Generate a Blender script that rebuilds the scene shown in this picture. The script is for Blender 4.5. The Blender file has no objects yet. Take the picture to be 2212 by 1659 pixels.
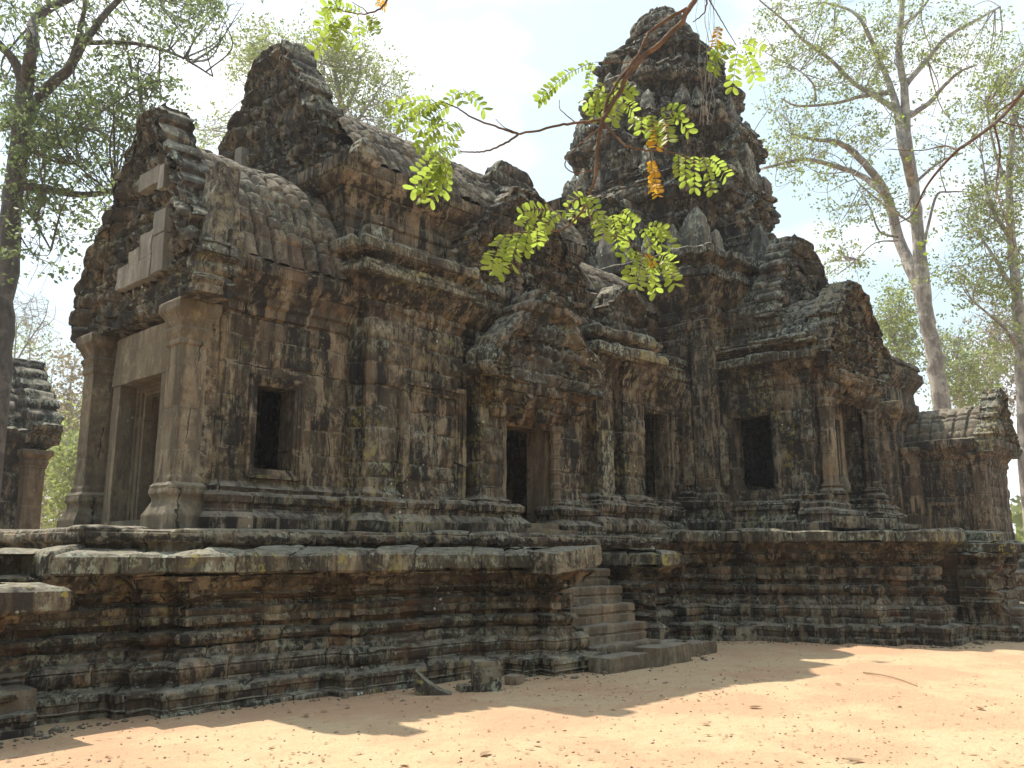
import bpy, math, random
import numpy as np
from mathutils import Vector

# ------------------------------------------------------------------ camera, sky, sun, exposure
S = bpy.context.scene
COL = S.collection
YAW = math.radians(47.1)          # heading of the camera, clockwise from +Y
PITCH = math.radians(10.8)
FPX, CX, CY, EYE = 1880.0, 1106.0, 829.5, 2.0
cam = bpy.data.objects.new("camera", bpy.data.cameras.new("camera"))
COL.objects.link(cam)
cam.location = (0, 0, EYE)
cam.rotation_euler = (math.radians(90) + PITCH, 0, -YAW)
cam.data.sensor_width = 36.0
cam.data.lens = 36.0 * FPX / 2212.0
cam.data.clip_start = 0.05
cam.data.clip_end = 3000
S.camera = cam

SUNV = np.array([-0.02, 0.575, 1.0]); SUNV /= np.linalg.norm(SUNV)
SUN_EL = math.asin(SUNV[2]); SUN_AZ = math.atan2(SUNV[0], SUNV[1])
world = bpy.data.worlds.new("World"); S.world = world
world.use_nodes = True
wt = world.node_tree; wt.nodes.clear()
w_out = wt.nodes.new("ShaderNodeOutputWorld"); w_bg = wt.nodes.new("ShaderNodeBackground")
w_sky = wt.nodes.new("ShaderNodeTexSky"); w_sky.sky_type = 'NISHITA'; w_sky.sun_disc = False
w_sky.sun_elevation = SUN_EL; w_sky.sun_rotation = SUN_AZ
w_sky.air_density = 1.0; w_sky.dust_density = 3.0; w_sky.ozone_density = 1.5
w_co = wt.nodes.new("ShaderNodeTexCoord")
w_mp = wt.nodes.new("ShaderNodeMapping"); w_mp.inputs['Scale'].default_value = (1.6, 1.6, 3.2)
w_nz = wt.nodes.new("ShaderNodeTexNoise"); w_nz.inputs['Scale'].default_value = 2.1; w_nz.inputs['Detail'].default_value = 6
w_rp = wt.nodes.new("ShaderNodeValToRGB"); w_rp.color_ramp.elements[0].position = 0.47; w_rp.color_ramp.elements[1].position = 0.74
w_mx = wt.nodes.new("ShaderNodeMix"); w_mx.data_type = 'RGBA'
w_mx.inputs[7].default_value = (6.6, 6.7, 6.8, 1)       # thin bright cloud
w_hz = wt.nodes.new("ShaderNodeMix"); w_hz.data_type = 'RGBA'; w_hz.inputs[0].default_value = 0.72; w_hz.inputs[7].default_value = (3.3, 4.25, 4.65, 1)   # milky dry-season air
wt.links.new(w_co.outputs['Generated'], w_mp.inputs[0]); wt.links.new(w_mp.outputs[0], w_nz.inputs['Vector'])
wt.links.new(w_nz.outputs[0], w_rp.inputs[0]); wt.links.new(w_rp.outputs[0], w_mx.inputs[0])
wt.links.new(w_sky.outputs[0], w_hz.inputs[6]); wt.links.new(w_hz.outputs[2], w_mx.inputs[6]); wt.links.new(w_mx.outputs[2], w_bg.inputs[0])
w_bg.inputs[1].default_value = 0.15
wt.links.new(w_bg.outputs[0], w_out.inputs[0])

sun = bpy.data.objects.new("sun", bpy.data.lights.new("sun", 'SUN')); COL.objects.link(sun)
sun.data.energy = 4.1; sun.data.angle = math.radians(0.53); sun.data.color = (1.0, 0.93, 0.82)
sun.rotation_euler = Vector(SUNV).to_track_quat('Z', 'Y').to_euler()
sun.location = (0, 60, 80)
S.view_settings.view_transform = 'Standard'; S.view_settings.look = 'None'
S.view_settings.exposure = 0.82; S.view_settings.gamma = 1.0
S.cycles.use_denoising = True
S.cycles.max_bounces = 6

rng = np.random.default_rng(7)
random.seed(7)

# ------------------------------------------------------------------ helpers: noise
def hsh(a, b=0, c=0, seed=0):
    a = np.asarray(a).astype(np.int64); b = np.asarray(b).astype(np.int64); c = np.asarray(c).astype(np.int64)
    h = (a * 374761393 + b * 668265263 + c * 2147483629 + seed * 974634777) & 0xFFFFFFFF
    h = ((h ^ (h >> 13)) * 1274126177) & 0xFFFFFFFF
    h = ((h ^ (h >> 15)) * 2246822519) & 0xFFFFFFFF
    h = h ^ (h >> 16)
    return h / 4294967295.0

def vnoise(p, seed=0):
    i = np.floor(p).astype(np.int64); f = p - i; f = f * f * (3 - 2 * f)
    x, y, z = i[..., 0], i[..., 1], i[..., 2]; fx, fy, fz = f[..., 0], f[..., 1], f[..., 2]
    def L(dz):
        a = hsh(x, y, z + dz, seed) * (1 - fx) + hsh(x + 1, y, z + dz, seed) * fx
        b = hsh(x, y + 1, z + dz, seed) * (1 - fx) + hsh(x + 1, y + 1, z + dz, seed) * fx
        return a * (1 - fy) + b * fy
    return (L(0) * (1 - fz) + L(1) * fz) * 2 - 1

def fbm(p, octv=3, seed=0):
    r = 0; a = 0.55
    for k in range(octv):
        r = r + a * vnoise(p * (2.03 ** k) + 17.3 * k, seed + k); a *= 0.5
    return r

def sstep(a, b, x):
    t = np.clip((x - a) / (b - a), 0, 1); return t * t * (3 - 2 * t)

# ------------------------------------------------------------------ helpers: meshes
class MB:
    def __init__(s): s.V = []; s.Q = []; s.T = []; s.UV = []; s.BQ = []; s.BT = []; s.n = 0
    def verts(s, v, uv=None):
        v = np.asarray(v, float).reshape(-1, 3); b = s.n; s.V.append(v); s.n += len(v)
        s.UV.append(np.asarray(uv, float).reshape(-1, 2) if uv is not None else v[:, :2] * 0 + 0.5)
        return b
    def quads(s, q, b=None):
        q = np.asarray(q, np.int64).reshape(-1, 4); s.Q.append(q)
        s.BQ.append(np.asarray(b, float).reshape(-1) if b is not None else np.full(len(q), rng.random()))
    def tris(s, t, b=None):
        t = np.asarray(t, np.int64).reshape(-1, 3); s.T.append(t)
        s.BT.append(np.asarray(b, float).reshape(-1) if b is not None else np.full(len(t), rng.random()))
    def grid(s, P, uv=None, blk=None, mask=None, flip=False):
        n, m = P.shape[:2]; b = s.verts(P, uv)
        I = np.arange(n * m).reshape(n, m) + b
        q = np.stack([I[:-1, :-1], I[1:, :-1], I[1:, 1:], I[:-1, 1:]], -1)
        if flip: q = q[..., ::-1]
        bl = np.zeros((n - 1, m - 1)) + rng.random() if blk is None else blk
        if mask is not None: s.quads(q[mask], bl[mask])
        else: s.quads(q, bl)
    def fan(s, ring, flip=False):
        ring = np.asarray(ring, float); c = ring.mean(0); b = s.verts(np.vstack([ring, c])); n = len(ring)
        t = [(b + i, b + (i + 1) % n, b + n) for i in range(n)]
        if flip: t = [x[::-1] for x in t]
        s.tris(t)
    def build(s, name, mat, parent=None, sharp=38, smooth=True):
        V = np.vstack(s.V) if s.V else np.zeros((0, 3))
        Q = np.vstack(s.Q) if s.Q else np.zeros((0, 4), np.int64); T = np.vstack(s.T) if s.T else np.zeros((0, 3), np.int64)
        me = bpy.data.meshes.new(name)
        me.vertices.add(len(V)); me.vertices.foreach_set('co', V.ravel().astype(np.float32))
        lv = np.concatenate([Q.ravel(), T.ravel()]).astype(np.int32)
        me.loops.add(len(lv)); me.loops.foreach_set('vertex_index', lv)
        ls = np.concatenate([np.arange(len(Q)) * 4, len(Q) * 4 + np.arange(len(T)) * 3]).astype(np.int32)
        me.polygons.add(len(Q) + len(T)); me.polygons.foreach_set('loop_start', ls)
        me.update(calc_edges=True); me.validate()
        uvl = me.uv_layers.new(name='uv'); uv = np.vstack(s.UV)
        if len(uvl.data) == len(lv): uvl.data.foreach_set('uv', uv[lv].ravel().astype(np.float32))
        at = me.attributes.new('blk', 'FLOAT', 'FACE')
        bl = np.concatenate((s.BQ or [np.zeros(0)]) + (s.BT or [np.zeros(0)]))
        if len(at.data) == len(bl): at.data.foreach_set('value', bl.astype(np.float32))
        if smooth:
            me.polygons.foreach_set('use_smooth', np.ones(len(me.polygons), bool))
            if sharp: me.set_sharp_from_angle(angle=math.radians(sharp))
        o = bpy.data.objects.new(name, me); COL.objects.link(o)
        if mat: me.materials.append(mat)
        if parent: o.parent = parent
        return o

def empty(name, label, cat, group=None):
    o = bpy.data.objects.new(name, None); COL.objects.link(o); o.empty_display_size = 0.3
    return tag(o, label, cat, group)
def tag(o, label=None, cat=None, group=None, kind=None):
    if label: o['label'] = label
    if cat: o['category'] = cat
    if group: o['group'] = group
    if kind: o['kind'] = kind
    return o

def normals(P, closed=False):
    if closed:
        Pe = np.concatenate([P[-2:-1], P, P[1:2]], 0); a = (Pe[2:] - Pe[:-2])
    else: a = np.gradient(P, axis=0)
    b = np.gradient(P, axis=1)
    n = np.cross(a, b); l = np.linalg.norm(n, axis=-1, keepdims=True)
    return n / np.maximum(l, 1e-9)

def sub_poly(pts, d, brk=()):
    """subdivide polyline values (k,dim) with max spacing d -> array"""
    out = [pts[0]]
    for a, b in zip(pts[:-1], pts[1:]):
        a = np.asarray(a, float); b = np.asarray(b, float)
        n = max(1, int(math.ceil(np.linalg.norm(b - a) / d)))
        for k in range(1, n + 1): out.append(a + (b - a) * k / n)
    return np.array(out, float)

def sweep(path, prof, closed=False, ds=.04, dt=.04, sbrk=None):
    """sweep a (offset, z) profile along a plan path; outward = right of travel. -> P(n,m,3), S(n), T(m), seg(n)"""
    path = np.asarray(path, float)
    pts = np.vstack([path, path[:1]]) if closed else path
    d = np.diff(pts, axis=0); L = np.linalg.norm(d, axis=1); d = d / L[:, None]
    nr = np.stack([d[:, 1], -d[:, 0]], 1); k = len(pts); M = np.zeros((k, 2))
    for i in range(k):
        if closed: a, b = nr[(i - 1) % (k - 1)], nr[i % (k - 1)]
        else: a, b = nr[max(i - 1, 0)], nr[min(i, k - 2)]
        M[i] = (a + b) / max(1 + a @ b, .25)
    A = []; MM = []; Sx = []; seg = []; s0 = 0
    for i in range(k - 1):
        n = max(1, int(math.ceil(L[i] / ds))); tt = list(np.arange(n) / n)
        if sbrk and i in sbrk: tt = sorted(set([round(t, 6) for t in tt] + [b / L[i] for b in sbrk[i]]))
        for t in tt:
            A.append(pts[i] * (1 - t) + pts[i + 1] * t); MM.append(M[i] * (1 - t) + M[i + 1] * t); Sx.append(s0 + t * L[i]); seg.append(i)
        s0 += L[i]
    A.append(pts[-1]); MM.append(M[-1]); Sx.append(s0); seg.append(k - 2)
    A = np.array(A); MM = np.array(MM)
    pr = sub_poly(prof, dt)
    T = np.concatenate([[0], np.cumsum(np.linalg.norm(np.diff(pr, axis=0), axis=1))])
    P = np.zeros((len(A), len(pr), 3))
    P[:, :, :2] = A[:, None, :] + pr[None, :, 0:1] * MM[:, None, :]
    P[:, :, 2] = pr[None, :, 1]
    return P, np.array(Sx), T, np.array(seg)

def masonry(P, Sx, T, bw=.75, rh=.34, amp=.015, groove=.014, er=.03, ers=1.3, fine=.008, seed=0, closed=False, extra=None, keep=None, stag=.5, gw=.02):
    """weather a surface grid: blocks shift, joints open, edges erode. returns P, uv, blk"""
    N = normals(P, closed)
    SS, TT = np.meshgrid(Sx, T, indexing='ij')
    q = np.stack([SS / bw * .45, TT / rh * .12, np.zeros_like(SS) + seed * 3.1], -1)
    U = SS / bw + .42 * vnoise(q, seed) + seed * .37
    Vv = TT / rh + .3 * vnoise(np.stack([TT / rh * .8, np.zeros_like(TT) + seed, np.zeros_like(TT)], -1), seed + 5)
    row = np.floor(Vv); off = np.where(np.mod(row, 2) == 0, stag, 0.); X = U + off; bi = np.floor(X); fx = X - bi; fy = Vv - row
    dj = np.minimum(np.minimum(fx, 1 - fx) * bw, np.minimum(fy, 1 - fy) * rh)
    h1 = hsh(bi, row, 1, seed) - .5; h2 = hsh(bi, row, 2, seed) - .5; h3 = hsh(bi, row, 3, seed) - .5
    D = amp * 2 * h1 + amp * 1.6 * h2 * (fx - .5) + amp * 1.6 * h3 * (fy - .5)
    D = D - groove * np.exp(-(dj / gw) ** 2) - groove * .6 * np.exp(-(dj / (3 * gw)) ** 2)
    f = fbm(P * ers, 3, seed + 11)
    D = D + er * f - er * 1.6 * np.maximum(0, fbm(P * 2.6, 2, seed + 21) - .22) * 2 + fine * fbm(P * 7.5, 2, seed + 31)
    if extra is not None: D = D + extra
    if closed: D[-1] = D[0]
    if keep is not None: D = D * keep
    P2 = P + N * D[..., None]
    P2[..., 2] += .012 * vnoise(P * .8, seed + 41)
    uv = np.stack([U, Vv], -1)
    cx = (U[:-1, :-1] + U[1:, 1:]) / 2; cv = (Vv[:-1, :-1] + Vv[1:, 1:]) / 2; r = np.floor(cv)
    blk = hsh(np.floor(cx + np.where(np.mod(r, 2) == 0, .5, 0.)), r, 1, seed)
    return P2, uv, blk

def local(P, o, xd, zd, nd):
    o, xd, zd, nd = [np.asarray(v, float) for v in (o, xd, zd, nd)]
    return o + P[..., 0:1] * xd + P[..., 1:2] * zd + P[..., 2:3] * nd

def wall(mb, path, prof, holes=(), ds=.035, dt=.035, closed=False, **kw):
    """holes: (segment, a0, a1, z0, z1)"""
    sb = {}
    for g, a0, a1, z0, z1 in holes: sb.setdefault(g, []).extend([a0, a1])
    pr = [tuple(p) for p in prof]
    for h in holes:
        for z in h[3:]:
            for i in range(len(pr) - 1):
                (o0, z0), (o1, z1) = pr[i], pr[i + 1]
                if z0 < z < z1 and abs(o0 - o1) < 1e-6: pr.insert(i + 1, (o0, z)); break
    P, Sx, T, seg = sweep(path, pr, closed, ds, dt, sb)
    Z0 = P[:, :, 2].copy()
    pth = np.vstack([np.asarray(path, float)] + ([np.asarray(path, float)[:1]] if closed else []))
    L = np.concatenate([[0], np.cumsum(np.linalg.norm(np.diff(pth, axis=0), axis=1))])
    P2, uv, blk = masonry(P, Sx, T, closed=closed, **kw)
    mask = np.ones((P.shape[0] - 1, P.shape[1] - 1), bool)
    sc = (Sx[:-1] + Sx[1:]) / 2; zc = (Z0[0, :-1] + Z0[0, 1:]) / 2
    for g, a0, a1, z0, z1 in holes:
        ms = (sc > L[g] + a0) & (sc < L[g] + a1); mz = (zc > z0) & (zc < z1)
        mask &= ~(ms[:, None] & mz[None, :])
    mb.grid(P2, uv, blk, mask)
    return P2

def cap(mb, P, z=None):                      # flat lid over the top ring of a closed grid
    mb.fan(P[:-1, -1])

def frame(mb, o, xd, nd, w, h, prof, is_door, seed=0, ds=.03):
    if is_door: path = [(w / 2, 0), (w / 2, h), (-w / 2, h), (-w / 2, 0)]
    else: path = [(w / 2, 0), (w / 2, h), (-w / 2, h), (-w / 2, 0)]
    P, Sx, T, seg = sweep(path, prof, not is_door, ds, .03)
    P = local(P, o, xd, (0, 0, 1), nd)
    P2, uv, blk = masonry(P, Sx, T, bw=1.2, rh=9, amp=.004, groove=.004, er=.012, fine=.006, seed=seed, closed=not is_door)
    mb.grid(P2, uv, blk)

def pillar(mb, c, hw, z0, z1, base=.5, capH=.62, seed=0, ds=.03, sides=4, rings=False):
    b, e = base, capH; H = hw
    prof = [(.16, z0), (.16, z0 + b * .28), (.13, z0 + b * .34), (.06, z0 + b * .52), (.06, z0 + b * .58), (.10, z0 + b * .66), (.09, z0 + b * .8), (.03, z0 + b * .86), (.03, z0 + b * .94), (0, z0 + b),
            (0, z1 - e), (.03, z1 - e * .96), (.03, z1 - e * .88), (.015, z1 - e * .84), (.05, z1 - e * .7), (.06, z1 - e * .62), (.02, z1 - e * .56), (.08, z1 - e * .36), (.14, z1 - e * .24), (.14, z1 - e * .04), (.12, z1)]
    if rings:
        prof = [(.05, z0), (.05, z0 + .12), (0, z0 + .16)]; k = 7
        for i in range(1, k):
            z = z0 + (z1 - z0) * i / k; prof += [(0, z - .06), (.022, z - .045), (.022, z - .015), (.01, z), (.022, z + .015), (.022, z + .045), (0, z + .06)]
        prof += [(0, z1 - .16), (.05, z1 - .1), (.05, z1)]
    if sides == 4: path = [(c[0] - H, c[1] - H), (c[0] + H, c[1] - H), (c[0] + H, c[1] + H), (c[0] - H, c[1] + H)]
    else: path = [(c[0] + H * math.cos(2 * math.pi * (i + .5) / sides), c[1] + H * math.sin(2 * math.pi * (i + .5) / sides)) for i in range(sides)]
    P, Sx, T, seg = sweep(path, prof, True, ds, ds)
    P2, uv, blk = masonry(P, Sx, T, bw=3, rh=.62, amp=.006, groove=.006, er=.012, fine=.006, seed=seed, closed=True)
    mb.grid(P2, uv, blk); cap(mb, P2)

def stone_block(mb, c, half, rot=0, seed=0, n=9, rnd=.25, amp=.05, sc=None, tilt=(0, 0), shape=None):
    """a worn block: rounded cube pushed about by noise; sc(t) narrows it with height t in 0..1"""
    half = np.asarray(half, float); c = np.asarray(c, float)
    g = np.linspace(-1, 1, n); A, B = np.meshgrid(g, g, indexing='ij')
    cr, sr = math.cos(rot), math.sin(rot)
    for ax in range(3):
        for sg in (-1, 1):
            q = np.zeros((n, n, 3)); q[..., ax] = sg; q[..., (ax + 1) % 3] = A; q[..., (ax + 2) % 3] = B
            l = np.linalg.norm(q, axis=-1, keepdims=True)
            q2 = q * (1 - rnd) + q / l * 1.25 * rnd
            p = q2 * half
            if shape: p = shape(p, q2)
            if sc is not None:
                f = sc(np.clip((q2[..., 2] + 1) / 2, 0, 1)); p[..., 0] *= f; p[..., 1] *= f
            w = p + c
            nz = np.stack([fbm(w * 3.1 / max(half.max(), .12) * .3, 2, seed), fbm(w * 3.1 / max(half.max(), .12) * .3 + 9, 2, seed + 3), fbm(w * 3.1 / max(half.max(), .12) * .3 + 31, 2, seed + 7)], -1)
            p = p + nz * amp
            p = p + (q / l) * (fbm(w * 9, 2, seed + 13) * amp * .35)[..., None]
            x, y, z = p[..., 0].copy(), p[..., 1].copy(), p[..., 2].copy()
            z2 = z + x * tilt[0] + y * tilt[1]
            P = np.stack([c[0] + x * cr - y * sr, c[1] + x * sr + y * cr, c[2] + z2], -1)
            mb.grid(P, None, np.full((n - 1, n - 1), hsh(seed, ax, sg + 1, 4)), flip=(sg < 0))

def flame(t):            # outline of an antefix leaf
    return np.where(t < .55, .9 + .16 * np.sin(t / .55 * math.pi), np.maximum(.15, .9 * np.cos((t - .55) / .45 * math.pi / 2) ** .8)) * (1 - .12 * (np.mod(t * 5, 1) < .25))

def pediment(mb, o, xd, nd, outline, H, thick, seed=0, ds=.035, frame_w=.3, fig=.12, nfig=46, ragged=.1, course=.34, recess=.1, inner=True, crest=.06, lean=0.):
    """a carved gable of its own thickness. outline: [(t, half-width)], front at the face plane, nd points outward"""
    ot = np.array(outline, float); m = int(H / ds) + 1; t = np.linspace(0, 1, m)
    hw = np.interp(t, ot[:, 0], ot[:, 1])
    z = t * H; crow = np.floor(z / course + .3)
    hl = hw * (1 + ragged * (hsh(crow, 1, 0, seed) - .5)) + crest * np.abs(np.sin(z * 9.0 + seed)); hr = hw * (1 + ragged * (hsh(crow, 2, 0, seed) - .5)) + crest * np.abs(np.sin(z * 9.0 + 1 + seed))
    nf = int(2 * hw.max() / ds) + 1; nsd = max(3, int(thick / .05))
    s = np.linspace(-1, 1, nf); k = np.linspace(0, 1, nsd + 1)[1:]
    X = []; Y = []
    # loop: front -1 -> 1 ; right side ; back ; left side
    front = [(a, 0.) for a in s]; right = [(1., -b) for b in k]; back = [(a, -1.) for a in np.linspace(1, -1, 7)[1:]]; left = [(-1., -b) for b in np.linspace(1, 0, nsd + 1)[1:]]
    loop = np.array(front + right + back + left)
    sx = np.where(loop[:, 0:1] < 0, loop[:, 0:1] * hl[None], loop[:, 0:1] * hr[None])
    dep = loop[:, 1:2] * thick * np.ones((1, m)); Z = np.ones((len(loop), 1)) * z[None]
    # relief on the front
    ax = np.abs(sx); hwm = np.where(sx < 0, hl[None], hr[None]) * np.ones_like(sx)
    e = hwm - ax; topd = (H - Z); slope = np.gradient(hw, z + 1e-9); e = e / np.sqrt(1 + np.clip(slope[None], -2.2, 2.2) ** 2)
    e = np.minimum(e, topd * .8)
    rel = np.zeros_like(sx)
    if inner:
        rel += .10 * sstep(frame_w, frame_w * .75, e) * (0.7 + .3 * np.sin(e / frame_w * math.pi)) + .03 * np.sin(e / frame_w * 14) * (e < frame_w)
        rel += .045 * np.abs(np.sin((Z + ax * .6) * 12)) * (e < frame_w * .9)
        rel -= recess * sstep(frame_w, frame_w * 1.15, e)
        r2 = np.random.default_rng(seed + 100); rowh = .46; F_ = np.zeros_like(sx) - recess
        for row in range(int(H * .86 / rowh) if nfig else 0):
            fz = .1 + row * rowh; w_in = np.interp((fz + .2) / H, ot[:, 0], ot[:, 1]) - frame_w
            if w_in < .14: continue
            F_ = np.maximum(F_, -recess + .06 * np.exp(-((Z - fz + .03) / .035) ** 4))
            nn = max(1, int(2 * w_in / .27)); big = (row == 1)
            for q in range(nn):
                fx = (-w_in + (q + .5) * 2 * w_in / nn) + r2.uniform(-.03, .03); sc_ = r2.uniform(.85, 1.1) * (1.25 if big and abs(q - nn / 2 + .5) < 1 else 1); hgt = fig * r2.uniform(.75, 1.1)
                if r2.random() < .1: continue
                for (ox, oz, aa, bb_, hh_) in ((0, .14, .085, .15, 1.), (0, .31, .055, .065, 1.05), (0, .385, .035, .05, .8), (-.085, .2, .04, .1, .7), (.085, .2, .04, .1, .7), (0, .03, .12, .05, .8)):
                    d2 = ((sx - fx - ox * sc_) / (aa * sc_)) ** 2 + ((Z - fz - oz * sc_) / (bb_ * sc_)) ** 2
                    F_ = np.maximum(F_, -recess + hgt * hh_ * np.sqrt(np.clip(1 - d2, 0, 1)))
        tym = e > frame_w * 1.02
        rel = np.where(tym, np.maximum(rel, F_), rel)
        ang = Z + ax * .8; lf_ = np.abs(np.mod(ang / .3, 1) - .5) * 2
        rel += .07 * (e < frame_w * .6) * np.sqrt(np.clip(1 - lf_ ** 2, 0, 1)) * sstep(0, .05, e)
    rel *= (np.arange(len(loop)) < nf)[:, None]
    Pl = np.stack([sx + lean * t[None] ** 1.5, Z, dep + rel], -1)
    Pl = np.concatenate([Pl, Pl[:1]], 0)
    P = local(Pl, o, xd, (0, 0, 1), nd)
    a = np.linalg.norm(np.diff(P[:, 0], axis=0), axis=1); Sx = np.concatenate([[0], np.cumsum(a)])
    P2, uv, blk = masonry(P, Sx, z, bw=.7, rh=course, amp=.04, groove=.04, gw=.026, er=.045, fine=.02, seed=seed, closed=True)
    mb.grid(P2, uv, blk); mb.fan(P2[:-1, -1]); mb.fan(P2[:-1, 0], True)

def vault(mb, o, ld, wd, length, prof, seed=0, ds=.04, rib=.36, ribamp=.035, both=False, er=.03):
    """curved stone roof: prof = [(across, height)] swept along ld"""
    pr = sub_poly(prof, ds); n = max(2, int(length / ds)); s = np.linspace(0, length, n)
    T = np.concatenate([[0], np.cumsum(np.linalg.norm(np.diff(pr, axis=0), axis=1))])
    o = np.asarray(o, float); ld = np.asarray(ld, float); wd = np.asarray(wd, float)
    P = o + s[:, None, None] * ld + pr[None, :, 0:1] * wd + pr[None, :, 1:2] * np.array([0, 0, 1.])
    ph = s / rib; fr = np.abs(np.mod(ph, 1) - .5) * 2
    ex = (ribamp * np.sqrt(np.clip(1 - fr ** 2, 0, 1)) - .07 * np.exp(-((1 - fr) / .16) ** 2))[:, None] * np.ones((1, len(pr)))
    N = normals(P); up = N[..., 2].mean() < 0
    if up: P = P[:, ::-1]; 
    P2, uv, blk = masonry(P, s, T, bw=rib, rh=.36, amp=.024, groove=.026, er=er, fine=.018, seed=seed, extra=ex, stag=.37)
    mb.grid(P2, uv, blk)

def tube(mb, pts, rad, n=8, ends=True, tw=0.0, uvs=1.0):
    pts = np.asarray(pts, float); rad = np.asarray(rad, float)
    t = np.gradient(pts, axis=0); t /= np.maximum(np.linalg.norm(t, axis=1, keepdims=True), 1e-9)
    up = np.array([0, 0, 1.]) if abs(t[0][2]) < .9 else np.array([1., 0, 0])
    a = np.cross(t[0], up); a /= np.linalg.norm(a); rings = []
    for i in range(len(pts)):
        a = a - t[i] * (a @ t[i]); a /= max(np.linalg.norm(a), 1e-9); b = np.cross(t[i], a)
        th = np.linspace(0, 2 * math.pi, n + 1)
        rings.append(pts[i] + rad[i] * (np.cos(th)[:, None] * a + np.sin(th)[:, None] * b))
    P = np.array(rings); L = np.concatenate([[0], np.cumsum(np.linalg.norm(np.diff(pts, axis=0), axis=1))])
    uv = np.stack(np.meshgrid(L, np.linspace(0, 1, n + 1), indexing='ij'), -1)
    mb.grid(P, uv, None, flip=True)
    if ends: mb.fan(P[-1][:-1]); mb.fan(P[0][:-1], True)

def smooth_path(pts, n=6):
    pts = np.asarray(pts, float)
    if len(pts) < 3: return np.array([pts[0] + (pts[-1] - pts[0]) * k / n for k in range(n + 1)])
    p = np.vstack([2 * pts[0] - pts[1], pts, 2 * pts[-1] - pts[-2]]); out = []
    for i in range(1, len(p) - 2):
        for k in range(n):
            t = k / n
            out.append(.5 * ((2 * p[i]) + (-p[i - 1] + p[i + 1]) * t + (2 * p[i - 1] - 5 * p[i] + 4 * p[i + 1] - p[i + 2]) * t * t + (-p[i - 1] + 3 * p[i] - 3 * p[i + 1] + p[i + 2]) * t ** 3))
    out.append(pts[-1]); return np.array(out)

FW = np.array([math.sin(YAW), math.cos(YAW), 0]); RT = np.array([math.cos(YAW), -math.sin(YAW), 0]); UPV = np.array([0, 0, 1.])
def at(x, y, d):
    """the point at forward distance d (metres along the ground) seen towards photo point (x, y) of a 2212-wide view"""
    a = (x - CX) / FPX; b = -(y - CY) / FPX; c, s = math.cos(PITCH), math.sin(PITCH)
    v = a * RT + (c - b * s) * FW + (s + b * c) * UPV
    return np.array([0, 0, EYE]) + v * d / (c - b * s)

# ------------------------------------------------------------------ materials
def nodes(name):
    m = bpy.data.materials.new(name); m.use_nodes = True; nt = m.node_tree; nt.nodes.clear()
    return m, nt
class NT:
    def __init__(s, nt): s.nt = nt
    def n(s, typ, **kw):
        x = s.nt.nodes.new('ShaderNode' + typ)
        for k, v in kw.items(): setattr(x, k, v)
        return x
    def l(s, a, b): s.nt.links.new(a, b)
    def val(s, sock, v):
        if hasattr(v, 'is_output'): s.l(v, sock)
        else: sock.default_value = v
    def noise(s, vec, scale, det=4, rough=.6, lo=None, hi=None):
        x = s.n('TexNoise'); x.inputs['Scale'].default_value = scale; x.inputs['Detail'].default_value = det; x.inputs['Roughness'].default_value = rough
        s.l(vec, x.inputs['Vector']); o = x.outputs[0]
        return o if lo is None else s.rng(o, lo, hi)
    def rng(s, v, lo, hi, a=0., b=1.):
        x = s.n('MapRange'); x.interpolation_type = 'SMOOTHSTEP'; s.val(x.inputs[0], v)
        x.inputs[1].default_value = lo; x.inputs[2].default_value = hi; x.inputs[3].default_value = a; x.inputs[4].default_value = b
        return x.outputs[0]
    def math(s, op, a, b=0., c=0.):
        x = s.n('Math', operation=op); s.val(x.inputs[0], a); s.val(x.inputs[1], b); s.val(x.inputs[2], c); return x.outputs[0]
    def mix(s, f, a, b, blend='MIX'):
        x = s.n('Mix', data_type='RGBA', blend_type=blend); s.val(x.inputs[0], f)
        for sock, v in ((x.inputs[6], a), (x.inputs[7], b)):
            if hasattr(v, 'is_output'): s.l(v, sock)
            else: sock.default_value = (*v, 1) if len(v) == 3 else v
        return x.outputs[2]
    def scaled(s, vec, sc):
        x = s.n('Mapping'); x.inputs['Scale'].default_value = sc; s.l(vec, x.inputs[0]); return x.outputs[0]

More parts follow.
